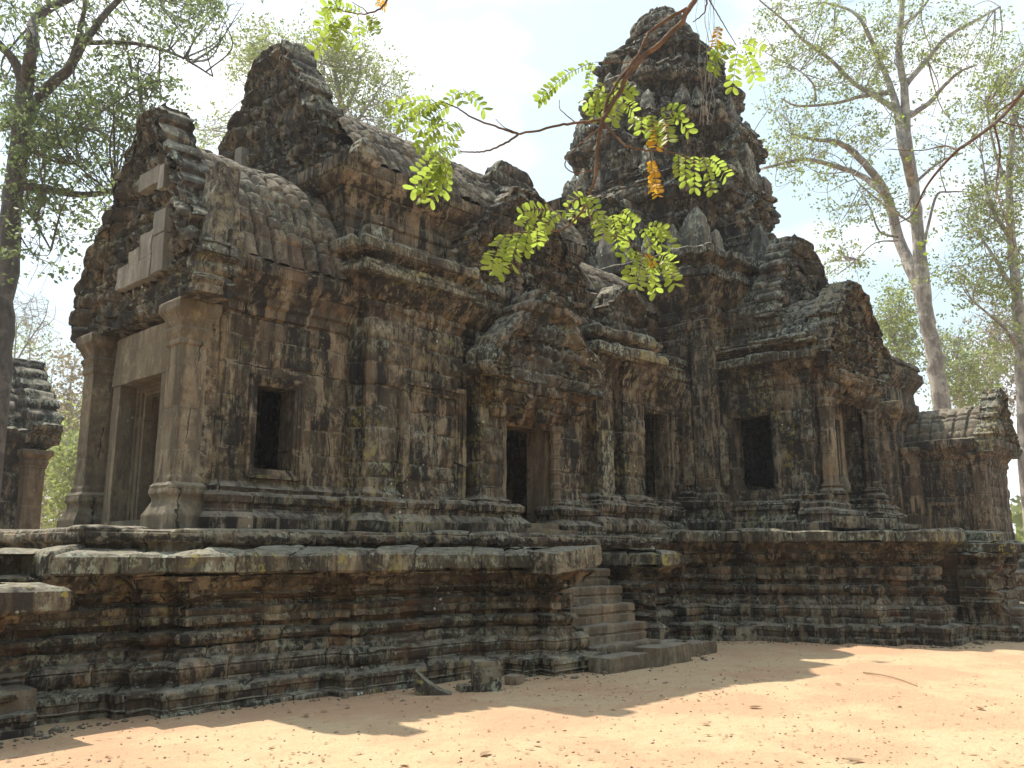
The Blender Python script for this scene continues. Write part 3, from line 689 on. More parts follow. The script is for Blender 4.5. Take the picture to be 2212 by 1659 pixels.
# upper storey
up_prof = [(0, 7.3), (0, 7.95), (.05, 8.0), (.05, 8.14), (.02, 8.2), (.06, 8.34), (.2, 8.5), (.34, 8.66), (.38, 8.72), (.38, 8.95), (.28, 9.0), (-.2, 9.06)]
mb = MB()
wall(mb, [(UB - .2, 14.4), (UB - .2, 12.35), (15.4, 12.35)], up_prof, ds=.035, dt=.035, bw=.8, rh=.4, amp=.02, groove=.018, er=.03, seed=85)
wall(mb, [(15.4, 16.15), (UB - .2, 16.15), (UB - .2, 14.4)], up_prof, ds=.12, dt=.1, seed=86)
wall(mb, [(15.42, 12.4), (15.42, 16.1)], [(0, 6.5), (0, 9.0), (-.05, 10.4)], ds=.15, dt=.15, seed=89)
part(mb, 'clerestory_wall', M_WALL)
mb = MB()
vault(mb, (UB - .1, WC, 8.98), (1, 0, 0), (0, -1, 0), 6.6, arc(2.25, 1.75, p=.9), seed=87, rib=.3, ribamp=.045, ds=.032, er=.05)
vault(mb, (UB - .1, WC, 8.98), (1, 0, 0), (0, 1, 0), 6.6, arc(2.25, 1.75, p=.9), seed=88, rib=.33, ribamp=.04, ds=.1)
part(mb, 'hall_roof', M_ROOF)
mb = MB()
pediment(mb, (UB - .32, WC + .62, 8.5), (0, -1, 0), (-1, 0, 0), [(0, 2.1), (.2, 2.2), (.4, 1.95), (.58, 1.55), (.7, 1.2), (.78, 1.0), (.84, .8), (.93, .68), (1, .5)], 3.75, .5, seed=90, nfig=70, fig=.2, frame_w=.4, ragged=.14)
o_mg = part(mb, 'main_gable', M_GABLE)
for (yy, zz, hy, hz) in ((15.95, 10.1, .14, .3), (15.85, 9.5, .18, .26), (15.7, 9.0, .2, .2)):
    mb = MB(); stone_block(mb, (UB - .34, yy, zz), (.09, hy, hz), .0, 91 + int(zz), 8, .08, .04); mb.build('repair_block', M_NEW, o_mg)
mb = MB(); stone_block(mb, (UB - .05, 12.02, 9.12), (.24, .16, .28), 0, 93, 16, .03, .05, sc=flame); part(mb, 'corner_antefix', M_GABLE)
mb = MB(); stone_block(mb, (UB + .3, 12.1, 7.62), (.26, .2, .14), 0, 94, 12, .12, .06); part(mb, 'corner_antefix', M_SLAB)

# side door --------------------------------------------------------
DX, DWY = 13.25, 11.75
mb = MB()
jam = base_prof(2.3, .95) + [(0, 4.75), (.05, 4.8), (.05, 4.95), (.12, 5.05), (.2, 5.15), (.22, 5.3), (.1, 5.36)]
wall(mb, [(11.75, 12.3), (11.75, DWY), (12.42, DWY), (12.42, 12.2)], jam, ds=.03, dt=.03, bw=.55, rh=.4, amp=.022, groove=.02, er=.03, fine=.012, seed=100)
wall(mb, [(14.1, 12.2), (14.1, DWY), (14.85, DWY), (14.85, 12.3)], jam, ds=.03, dt=.03, bw=.55, rh=.4, amp=.022, groove=.02, er=.03, fine=.012, seed=101)
o_sd = part(mb, 'side_door_wall', M_BODY)
mb = MB(); frame(mb, (13.3, 11.98, 2.5), (1, 0, 0), (0, -1, 0), 1.2, 1.98, [(0, -.5), (0, .02), (.05, .03), (.05, .06), (.12, .07), (.12, .1), (.22, .1), (.24, -.1)], True, 102); mb.build('door_frame', M_STEP, o_sd)
mb = MB(); stone_block(mb, (DX - .05, 11.75, 2.4), (.72, .3, .12), 0, 103, 14, .1, .03); stone_block(mb, (DX - .05, 11.45, 2.3), (.8, .3, .1), 0, 104, 14, .1, .03); mb.build('threshold', M_STEP, o_sd)
for sx in (.74,):
    mb = MB(); pillar(mb, (DX + sx, 11.76), .11, 2.36, 4.55, seed=105, sides=8, rings=True, ds=.025); mb.build('colonette', M_STEP, o_sd)
mb = MB()
CORB = [(-.5, 4.5), (-.34, 4.5), (-.3, 4.56), (-.2, 4.62), (-.16, 4.7), (-.02, 4.86), (.1, 5.0), (.14, 5.06), (.14, 5.2), (.1, 5.28), (-.2, 5.3)]
wall(mb, [(DX - 1.38, 12.2), (DX - 1.38, 11.5), (DX + 1.45, 11.5), (DX + 1.45, 12.2)], CORB, ds=.03, dt=.03, bw=.32, rh=.3, amp=.05, groove=.035, er=.1, ers=2.4, fine=.04, seed=107)
mb.build('door_lintel', M_BASE, o_sd)
mb = MB()
pediment(mb, (DX, 11.36, 5.25), (1, 0, 0), (0, -1, 0), [(0, 1.75), (.1, 1.85), (.3, 1.65), (.5, 1.35), (.62, 1.0), (.78, .8), (.9, .55), (1, .3)], 2.0, .5, seed=110, nfig=50, fig=.2, frame_w=.34, ragged=.16, crest=.07)
part(mb, 'side_door_pediment', M_GABLE)
mb = MB()
pediment(mb, (DX + .05, 12.0, 6.85), (1, 0, 0), (0, -1, 0), [(0, 2.15), (.15, 2.2), (.35, 2.05), (.5, 1.75), (.62, 1.35), (.78, .95), (.9, .7), (1, .45)], 2.85, .55, seed=112, nfig=50, fig=.2, frame_w=.42, ragged=.14, crest=.07)
part(mb, 'cross_gable', M_BODY)
mb = MB()
pediment(mb, (DX + .25, 12.45, 7.6), (1, 0, 0), (0, -1, 0), [(0, 1.7), (.3, 1.5), (.55, 1.2), (.75, .9), (.9, .7), (1, .4)], 2.9, .5, seed=114, nfig=0, frame_w=.3, ragged=.2, inner=False)
part(mb, 'cross_gable', M_GABLE)
mb = MB()
vault(mb, (DX, 11.9, 7.4), (0, 1, 0), (-1, 0, 0), 2.2, arc(1.9, 1.9), seed=115, rib=.35, ds=.045)
vault(mb, (DX, 11.9, 7.4), (0, 1, 0), (1, 0, 0), 2.2, arc(1.9, 1.9), seed=116, rib=.35, ds=.045)
part(mb, 'cross_roof', M_ROOF)

# vestibule between hall and tower --------------------------------
mb = MB()
vest = base_prof(2.3, 1.25) + [(0, 5.7), (.05, 5.75), (.05, 5.9), (.16, 6.05), (.3, 6.3), (.34, 6.36), (.34, 6.6), (.22, 6.66), (.25, 6.75), (.3, 6.8), (.28, 6.98), (-.5, 7.1)]
wall(mb, [(14.85, 12.15), (15.55, 12.15), (15.55, 11.85), (16.2, 11.85), (16.2, 12.05), (16.45, 12.05), (16.45, 11.75), (17.3, 11.75), (17.3, 12.25), (20.3, 12.25)], vest, holes=[(8, .5, 1.75, 3.3, 5.4)], ds=.035, dt=.035, bw=.55, rh=.42, amp=.035, groove=.022, er=.04, seed=120)
wall(mb, [(20.5, 16.3), (15.5, 16.3)], vest, ds=.15, dt=.12, seed=127)
o_vw = part(mb, 'vestibule_wall', M_BODY)
mb = MB()
for (z, h, o, sd) in ((6.34, .27, .44, 274), (6.76, .24, .4, 275)):
    wall(mb, [(15.55, 12.1), (15.55, 11.85), (16.2, 11.85), (16.2, 12.05), (16.45, 12.05), (16.45, 11.75), (17.3, 11.75), (17.3, 12.1)], CS(z, h, o), ds=.035, dt=.03, bw=.6, rh=3, amp=.05, groove=.03, er=.06, fine=.02, seed=sd)
mb.build('cornice_slab', M_SLAB, o_vw)
mb = MB(); frame(mb, (18.425, 12.25, 3.3), (1, 0, 0), (0, -1, 0), 1.25, 2.1, [(0, -.4), (0, .03), (.08, .04), (.08, .08), (.18, .08), (.2, -.06)], False, 121); mb.build('window_frame', M_BODY, o_vw)
mb = MB(); stone_block(mb, (15.82, 11.84, 3.75), (.22, .1, .9), 0, 122, 16, .04, .02); part(mb, 'pilaster', M_SLAB)
mb = MB()
wall(mb, [(14.9, 12.7), (17.9, 12.7), (17.9, 13.0), (20.5, 13.0)], [(0, 7.0), (0, 7.5), (.1, 7.6), (.3, 7.9), (.34, 8.1), (.2, 8.15), (-.6, 8.4)], ds=.045, dt=.045, bw=.6, rh=.35, amp=.04, groove=.02, er=.05, seed=123)
vault(mb, (14.8, 13.0, 7.0), (1, 0, 0), (0, -1, 0), 3.2, [(1.15, 0), (.95, .35), (.6, .75), (.1, 1.0), (-.4, 1.15)], seed=124, rib=.35, ds=.045)
vault(mb, (15.0, WC, 8.3), (1, 0, 0), (0, -1, 0), 5.4, arc(1.55, 1.3), seed=125, rib=.35, ds=.06)
vault(mb, (15.0, WC, 8.3), (1, 0, 0), (0, 1, 0), 5.4, arc(1.55, 1.3), seed=126, rib=.35, ds=.1)
part(mb, 'vestibule_roof', M_ROOF)
mb = MB()
pediment(mb, (16.7, 11.85, 7.0), (1, 0, 0), (0, -1, 0), [(0, .95), (.4, .85), (.7, .6), (1, .2)], 1.25, .4, seed=128, nfig=10, fig=.1, frame_w=.22, ragged=.2)
part(mb, 'half_gable', M_GABLE)

# tower ------------------------------------------------------------
def redent(a, cx=TX, cy=TY, k1=.42, k2=.62, r1=.90, r2=.80):
    q = [(-r2, -r2), (-k2, -r2), (-k2, -r1), (-k1, -r1), (-k1, -1), (k1, -1), (k1, -r1), (k2, -r1), (k2, -r2)]
    out = []
    for i in range(4):
        c, s = round(math.cos(i * math.pi / 2)), round(math.sin(i * math.pi / 2))
        out += [(cx + a * (x * c - y * s), cy + a * (x * s + y * c)) for x, y in q]
    return out
tb = [(TX - 2.75, TY - 2.75), (TX - 1.9, TY - 2.75), (TX - 1.9, TY - 2.95), (TX + 1.9, TY - 2.95), (TX + 1.9, TY - 2.75), (TX + 2.75, TY - 2.75), (TX + 2.75, TY + 2.75), (TX - 2.75, TY + 2.75), (TX - 2.75, TY + 1.9), (TX - 2.95, TY + 1.9), (TX - 2.95, TY - 2.3), (TX - 2.75, TY - 2.3)]
mb = MB()
tprof = base_prof(2.4, 1.5) + [(0, 7.3), (.06, 7.36), (.06, 7.5), (.02, 7.56), (.12, 7.75), (.12, 7.9), (.04, 7.95), (.04, 8.3), (.12, 8.4), (.26, 8.62), (.4, 8.95), (.46, 9.0), (.46, 9.3), (.3, 9.35), (.34, 9.45), (.48, 9.6), (.5, 9.85), (.3, 9.95), (-1.2, 10.1)]
Pt = wall(mb, tb, tprof, holes=[(2, .6, 3.2, 3.7, 5.7)], closed=True, ds=.045, dt=.04, bw=.6, rh=.42, amp=.025, groove=.02, er=.05, fine=.015, seed=130)
part(mb, 'tower_body', M_BODY)
for (px_, py_, hw_, z0_, z1_, mt_) in ((20.0, 11.62, .25, 2.5, 8.35, M_BODY), (19.8, 12.42, .17, 2.5, 8.2, M_WALL), (20.72, 11.38, .16, 3.2, 8.2, M_WALL), (21.35, 11.4, .16, 7.0, 8.2, M_BODY)):
    mb = MB(); pillar(mb, (px_, py_), hw_, z0_, z1_, base=1.1, capH=.6, seed=int(px_ * 10), ds=.035); part(mb, 'corner_shaft', mt_)
mb = MB()
wall(mb, tb, CS(9.0, .32, .62), closed=True, ds=.045, dt=.04, bw=.6, rh=3, amp=.05, groove=.035, er=.07, fine=.02, seed=276)
wall(mb, tb, CS(9.58, .3, .62), closed=True, ds=.045, dt=.04, bw=.55, rh=3, amp=.06, groove=.035, er=.08, fine=.02, seed=277)
part(mb, 'cornice_slab', M_TOWER)
tiers = [(2.62, 9.9, 12.75), (2.36, 12.6, 14.85), (1.92, 14.7, 16.5), (1.42, 16.35, 17.75)]
ant_src = None
for ti, (a, z0, z1) in enumerate(tiers):
    H = z1 - z0
    pr = [(.1, z0), (.1, z0 + .12 * H), (-.02, z0 + .16 * H), (-.06, z0 + .2 * H), (-.1, z0 + .46 * H), (.02, z0 + .5 * H), (.02, z0 + .56 * H), (-.04, z0 + .58 * H), (.12, z0 + .66 * H), (.36, z0 + .74 * H), (.42, z0 + .76 * H), (.42, z0 + .85 * H), (.24, z0 + .87 * H), (.27, z0 + .92 * H), (.36, z0 + .94 * H), (.34, z0 + .99 * H), (-.1, z1), (-a * .5, z1 + .04)]
    mb = MB()
    wall(mb, redent(a), pr, closed=True, ds=.05, dt=.045, bw=.46, rh=.3, amp=.1, groove=.06, gw=.032, er=.1, ers=1.7, fine=.04, seed=140 + ti)
    o_t = part(mb, 'tower_tier', M_TOWER)
    # false niches in the middle of each face
    for dx, dy in ((0, -1), (-1, 0), (1, 0)):
        m3 = MB(); w_ = a * .34
        pediment(m3, (TX + dx * (a + .34), TY + dy * (a + .34), z0 + .12 * H), (1, 0, 0) if dy else ((0, -1, 0) if dx < 0 else (0, 1, 0)), (dx, dy, 0), [(0, w_), (.45, w_), (.6, w_ * .95), (.8, w_ * .6), (1, w_ * .15)], H * .72, .5, seed=260 + ti * 3 + dx, nfig=6, fig=.14, frame_w=w_ * .32, ragged=.12, ds=.045)
        m3.build('false_niche', M_TOWER, o_t)
    # antefixes stand on the cornice below this tier, at the corners and in the middle of each face
    zc = z0 + .02; a2 = a + .42
    spots = []
    for sx, sy in ((-1, -1), (1, -1), (-1, 1)):
        for f1, f2 in ((.80, .80), (.62, .9), (.9, .62)): spots.append((sx * f1 * a2, sy * f2 * a2, .8 if f1 == f2 else .62))
    for f in (-.2, .2): spots.append((f * a2, -1.02 * a2, .5)); spots.append((-1.02 * a2, f * a2, .5))
    for f in (-.42, 0, .42):
        spots.append((f * a2, -1.02 * a2, .85 if f == 0 else .6)); spots.append((-1.02 * a2, f * a2, .85 if f == 0 else .6))
    for j, (dx, dy, hh) in enumerate(spots):
        if hsh(j, ti, 3, 9) < .18: continue
        hh = hh * (1.5 - .2 * ti) * (.75 + .5 * hsh(j, ti, 5, 2)); wv = hh * (.2 + .07 * hsh(j, ti, 6, 2))
        m3 = MB(); stone_block(m3, (TX + dx, TY + dy, zc + hh / 2 - .05), (wv, wv * .6, hh / 2 + .05), 0 if abs(dy) > abs(dx) else math.pi / 2, 150 + ti * 20 + j, 15, .04, .11, sc=flame)
        oo = m3.build('antefix', M_ANTE, o_t)
# crown
mb = MB()
cp = []
z = 17.7
circ = [(TX + math.cos(2 * math.pi * i / 28), TY + math.sin(2 * math.pi * i / 28)) for i in range(28)]
crp = [(.25, 17.6), (.3, 17.75), (.38, 17.95), (.32, 18.15), (.14, 18.22), (.2, 18.36), (.22, 18.5), (.1, 18.68), (-.02, 18.72), (-.02, 18.86), (-.06, 19.0), (-.2, 19.2), (-.32, 19.3), (-.35, 19.4), (-.5, 19.55), (-.75, 19.64), (-.98, 19.66)]
wall(mb, circ, crp, closed=True, ds=.05, dt=.045, bw=.42, rh=.3, amp=.06, groove=.06, gw=.032, er=.1, ers=1.9, fine=.04, seed=170)
part(mb, 'tower_crown', M_TOWER)

# side porch of the tower -------------------------------------------
PU0, PU1, PF = 20.6, 24.6, 9.15
sp_prof = base_prof(2.4, 1.35) + [(0, 6.1), (.05, 6.15), (.05, 6.3), (.14, 6.42), (.26, 6.6), (.32, 6.66), (.32, 6.9), (.22, 6.95), (.26, 7.02), (.32, 7.08), (.30, 7.26), (-.6, 7.4)]
mb = MB()
wall(mb, [(PU0, 11.7), (PU0, 9.75), (PU0 + .1, 9.75), (PU0 + .1, PF), (21.45, PF), (21.45, PF + .5)], sp_prof, holes=[(0, 11.7 - 11.22, 11.7 - 10.12, 3.5, 5.4)], ds=.035, dt=.035, bw=.6, rh=.42, amp=.022, groove=.02, er=.035, seed=180)
wall(mb, [(23.75, PF + .5), (23.75, PF), (PU1, PF), (PU1, 11.7)], sp_prof, ds=.05, dt=.05, bw=.6, rh=.42, amp=.022, groove=.02, er=.035, seed=181)
wall(mb, [(21.45, PF + .3), (23.75, PF + .3)], [(0, 5.2)] + [p for p in sp_prof if p[1] > 5.3], ds=.05, dt=.05, seed=182)
o_sp = part(mb, 'tower_porch_wall', M_BODY)
mb = MB()
for (z, h, o, sd) in ((6.64, .28, .42, 272), (7.06, .24, .44, 273)):
    wall(mb, [(PU0, 11.6), (PU0, 9.75), (PU0 + .1, 9.75), (PU0 + .1, PF), (21.3, PF)], CS(z, h, o), ds=.035, dt=.03, bw=.75, rh=3, amp=.035, groove=.03, er=.05, fine=.015, seed=sd)
part(mb, 'cornice_slab', M_SLAB)
mb = MB(); frame(mb, (PU0, 10.67, 3.5), (0, -1, 0), (-1, 0, 0), 1.1, 1.9, [(0, -.45), (0, .02), (.07, .03), (.07, .06), (.16, .07), (.16, .1), (.22, .1), (.24, -.06)], False, 183); mb.build('window_frame', M_BODY, o_sp)
mb = MB(); frame(mb, (22.6, PF + .35, 3.3), (1, 0, 0), (0, -1, 0), 1.1, 2.1, [(0, -.5), (0, .02), (.06, .03), (.06, .08), (.2, .1), (.22, -.06)], True, 184); mb.build('door_frame', M_STEP, o_sp)
mb = MB()
wall(mb, [(21.4, PF + .38), (22.0, PF + .38)], [(0, 2.5), (0, 5.5)], ds=.06, dt=.06, seed=185, amp=.006); wall(mb, [(23.2, PF + .38), (23.8, PF + .38)], [(0, 2.5), (0, 5.5)], ds=.06, dt=.06, seed=186, amp=.006)
mb.build('door_wall', M_STEP, o_sp)
for x in (21.22, 23.98):
    mb = MB(); pillar(mb, (x, 8.95), .21, 3.35, 6.1, base=.3, capH=.6, seed=187, sides=8); part(mb, 'porch_column', M_WALL)
mb = MB()
wall(mb, [(20.35, 9.3), (20.35, 8.75), (21.7, 8.75), (21.7, 9.3)], [(.35, 2.43), (.35, 2.62), (.25, 2.7), (.25, 2.78), (.3, 2.84), (.28, 2.94), (.1, 3.0), (.12, 3.1), (.05, 3.2), (.1, 3.3), (-.5, 3.36)], ds=.04, dt=.04, bw=.6, rh=.3, amp=.03, groove=.02, er=.04, seed=188)
wall(mb, [(23.5, 9.3), (23.5, 8.75), (24.85, 8.75), (24.85, 9.3)], [(.35, 2.43), (.35, 2.62), (.25, 2.7), (.25, 2.78), (.3, 2.84), (.28, 2.94), (.1, 3.0), (.12, 3.1), (.05, 3.2), (.1, 3.3), (-.5, 3.36)], ds=.04, dt=.04, bw=.6, rh=.3, amp=.03, groove=.02, er=.04, seed=189)
stone_block(mb, (20.3, 8.15, 2.62), (.55, .25, .14), .05, 190, 10, .15, .05); stone_block(mb, (21.2, 7.9, 2.6), (.5, .3, .13), -.1, 191, 10, .15, .05); stone_block(mb, (22.6, 8.0, 2.55), (.9, .4, .1), 0, 192, 10, .15, .05)
part(mb, 'porch_base', M_BASE)
mb = MB()
wall(mb, [(20.85, 9.4), (20.85, 8.7), (24.35, 8.7), (24.35, 9.4)], [(-.45, z + 1.28) if o == -.5 else (o, z + 1.28) for o, z in CORB], ds=.04, dt=.035, bw=.35, rh=.3, amp=.06, groove=.035, er=.12, ers=2.0, fine=.04, seed=193)
part(mb, 'door_lintel', M_BASE)
mb = MB()
pediment(mb, (22.6, 8.62, 6.55), (1, 0, 0), (0, -1, 0), [(0, 2.1), (.15, 2.15), (.35, 1.95), (.55, 1.55), (.72, 1.15), (.88, .75), (1, .35)], 2.5, .5, seed=194, nfig=46, fig=.2, frame_w=.36, ragged=.14)
part(mb, 'tower_porch_pediment', M_BODY)
mb = MB()
pediment(mb, (22.6, 9.95, 7.4), (1, 0, 0), (0, -1, 0), [(0, 1.9), (.2, 1.95), (.45, 1.7), (.65, 1.4), (.82, 1.05), (1, .5)], 3.2, .5, seed=196, nfig=40, fig=.18, frame_w=.36, ragged=.14)
part(mb, 'tower_porch_pediment', M_GABLE)
mb = MB()
vault(mb, (22.6, 8.75, 7.2), (0, 1, 0), (-1, 0, 0), 1.4, arc(2.05, 1.5), seed=197, rib=.4, ds=.045); vault(mb, (22.6, 8.75, 7.2), (0, 1, 0), (1, 0, 0), 1.4, arc(2.05, 1.5), seed=198, rib=.4, ds=.08)
wall(mb, [(20.85, 11.8), (20.85, 10.05)], [(0, 7.2), (0, 7.75), (.1, 7.85), (.24, 8.1), (.26, 8.3), (.1, 8.4), (-.3, 8.45)], ds=.045, dt=.045, bw=.6, rh=.3, amp=.03, groove=.02, er=.04, seed=199)
wall(mb, [(24.35, 10.05), (24.35, 11.8)], [(0, 7.2), (0, 8.45), (-.3, 8.5)], ds=.1, dt=.1, seed=202)
wall(mb, [(24.4, 10.2), (20.8, 10.2)], [(0, 6.9), (0, 8.6)], ds=.2, dt=.2, seed=203)
vault(mb, (22.6, 10.0, 8.3), (0, 1, 0), (-1, 0, 0), 1.9, arc(1.75, 1.6), seed=200, rib=.4, ds=.045); vault(mb, (22.6, 10.0, 8.3), (0, 1, 0), (1, 0, 0), 1.9, arc(1.75, 1.6), seed=201, rib=.4, ds=.08)
part(mb, 'tower_porch_roof', M_TOWER)
#@@TEMPLE_END

# ------------------------------------------------------------------ carved figures by the tower's corner
for (x, y, nx, ny, sd) in ((TX - 2.97, 11.98, -1, 0, 210), (20.22, TY - 2.97, 0, -1, 212)):
    mb = MB()
    tx, ty = -ny, nx
    for (dz, hw_, hh_, dd) in ((.18, .13, .2, .05), (.52, .15, .3, .06), (.9, .12, .16, .07), (1.08, .16, .1, .06), (1.3, .085, .13, .08), (1.45, .07, .1, .06)):
        stone_block(mb, (x, y, 3.65 + dz), (max(abs(nx) * dd, abs(tx) * hw_), max(abs(ny) * dd, abs(ty) * hw_), hh_), 0, sd + int(dz * 10), 9, .5, .015)
    part(mb, 'carved_figure', M_BODY)

# ------------------------------------------------------------------ other temple buildings
def building(name, label, loc):
    o = empty(name, label, 'building'); o.location = loc; bpy.context.view_layer.update(); return o
def bpart(mb, name, mat, root):
    o = mb.build(name, mat, root); o.location = (-root.location.x, -root.location.y, -root.location.z); return o
gp = building('gateway_building', 'stone gateway wing with a sunlit ribbed roof beyond the right end of the temple', (34.5, 11, 0))
GPB = [(1.5, 0), (1.5, .35), (1.2, .4), (1.15, .75), (.95, .85), (1.1, 1.1), (1.1, 1.3), (.5, 1.34), (.5, 1.6), (.35, 1.7), (.3, 2.0), (.38, 2.05), (.3, 2.2), (.1, 2.3), (0, 2.4)]
mb = MB()
wall(mb, [(33, 11.2), (33, 8.5), (36, 8.5)], GPB + [(0, 4.9), (.06, 4.95), (.06, 5.1), (.2, 5.3), (.34, 5.5), (.38, 5.55), (.38, 5.8), (.2, 5.85)], ds=.07, dt=.06, bw=.8, rh=.4, amp=.02, groove=.02, er=.03, seed=220)
wall(mb, [(32.0, 17), (32.0, 11.0), (33.4, 11.0)], GPB + [(0, 6.2), (.06, 6.25), (.06, 6.4), (.2, 6.6), (.4, 6.85), (.44, 6.9), (.44, 7.2), (.2, 7.25)], ds=.07, dt=.06, bw=.8, rh=.4, amp=.02, groove=.02, er=.04, seed=221)
wall(mb, [(32.8, 17), (32.8, 11.5), (36, 11.5)], [(0, 7.2), (0, 8.1), (.1, 8.2), (.35, 8.5), (.38, 8.8), (.2, 8.9), (.3, 9.0), (.2, 9.2), (-1.5, 9.4)], ds=.08, dt=.07, bw=.8, rh=.4, amp=.03, groove=.02, er=.05, seed=222)
bpart(mb, 'wall', M_WALL, gp)
mb = MB(); vault(mb, (34.4, 8.5, 5.75), (0, 1, 0), (-1, 0, 0), 3.2, arc(1.65, 1.35, p=.9), seed=223, rib=.42, ds=.06); vault(mb, (34.4, 8.5, 5.75), (0, 1, 0), (1, 0, 0), 3.2, arc(1.65, 1.35), seed=224, rib=.42, ds=.1)
bpart(mb, 'roof', M_ROOF, gp)
mb = MB(); pediment(mb, (34.4, 8.2, 5.3), (1, 0, 0), (0, -1, 0), [(0, 1.8), (.2, 1.85), (.45, 1.35), (.7, .9), (.9, .5), (1, .2)], 2.4, .4, seed=225, nfig=10, ds=.06, frame_w=.4, ragged=.2)
bpart(mb, 'gable', M_SLAB, gp)
mb = MB(); frame(mb, (33.0, 9.75, 2.55), (0, -1, 0), (-1, 0, 0), .9, .9, [(0, -.25), (0, .02), (.1, .03), (.1, .08), (.2, .08), (.22, -.05)], False, 226, ds=.05); bpart(mb, 'window_frame', M_WALL, gp)
mb = MB(); pillar(mb, (33.0, 8.62), .2, 2.2, 5.3, base=.5, capH=.4, seed=227, ds=.06); bpart(mb, 'pilaster', M_WALL, gp)
mb = MB(); pillar(mb, (32.6, 10.75), .24, 2.2, 5.6, base=.5, capH=.6, seed=228, ds=.06); bpart(mb, 'pilaster', M_WALL, gp)

lb = building('library_building', 'low dark stone building with a broken gable at the left edge beyond the porch', (5, 28, 0))
mb = MB()
LBP = GPB[6:] + [(0, 4.5), (.06, 4.55), (.06, 4.7), (.2, 4.85), (.32, 5.0), (.34, 5.25), (.2, 5.3)]
wall(mb, [(-6, 26.4), (7.6, 26.4), (7.6, 26.2), (8.9, 26.2), (8.9, 30)], LBP, ds=.07, dt=.06, bw=.7, rh=.4, amp=.03, groove=.02, er=.05, seed=230)
bpart(mb, 'wall', M_GABLE, lb)
mb = MB(); vault(mb, (-6, 28, 5.2), (1, 0, 0), (0, -1, 0), 14.6, arc(1.75, 1.6, p=.9), seed=231, rib=.42, ds=.07); vault(mb, (-6, 28, 5.2), (1, 0, 0), (0, 1, 0), 14.6, arc(1.75, 1.6), seed=232, rib=.42, ds=.15)
bpart(mb, 'roof', M_GABLE, lb)
mb = MB(); pediment(mb, (9.0, 28, 4.9), (0, 1, 0), (1, 0, 0), [(0, 2.1), (.2, 2.1), (.45, 1.6), (.7, 1.0), (.9, .5), (1, .2)], 2.7, .7, seed=233, nfig=10, ds=.06, frame_w=.4, ragged=.25)
bpart(mb, 'gable', M_TOWER, lb)
mb = MB(); pillar(mb, (8.6, 26.1), .26, 1.6, 4.7, base=.4, capH=.5, seed=234, ds=.06); bpart(mb, 'pilaster', M_STEP, lb)
mb = MB(); frame(mb, (7.4, 26.35, 2.0), (1, 0, 0), (0, -1, 0), .8, 1.3, [(0, -.3), (0, .02), (.1, .03), (.1, .08), (.2, .08), (.22, -.05)], False, 235, ds=.05); bpart(mb, 'window_frame', M_WALL, lb)

# ------------------------------------------------------------------ trees
def leaves(mb, C, size, rg, flat=.0, aspect=.5):
    """many separate leaf faces at centres C"""
    n = len(C); a = rg.normal(size=(n, 3)); a[:, 2] *= (1 - flat); a /= np.linalg.norm(a, axis=1, keepdims=True)
    b = rg.normal(size=(n, 3)); b -= a * (a * b).sum(1, keepdims=True); b /= np.linalg.norm(b, axis=1, keepdims=True)
    L = size * rg.uniform(.6, 1.3, (n, 1)); w = L * aspect
    c = np.cross(a, b) * L * .12
    V = np.stack([C - a * L / 2, C + b * w / 2 + c, C + a * L / 2, C - b * w / 2 + c], 1).reshape(-1, 3)
    o = mb.verts(V); I = np.arange(n)[:, None] * 4 + np.arange(4)[None] + o
    mb.quads(I, rg.random(n))

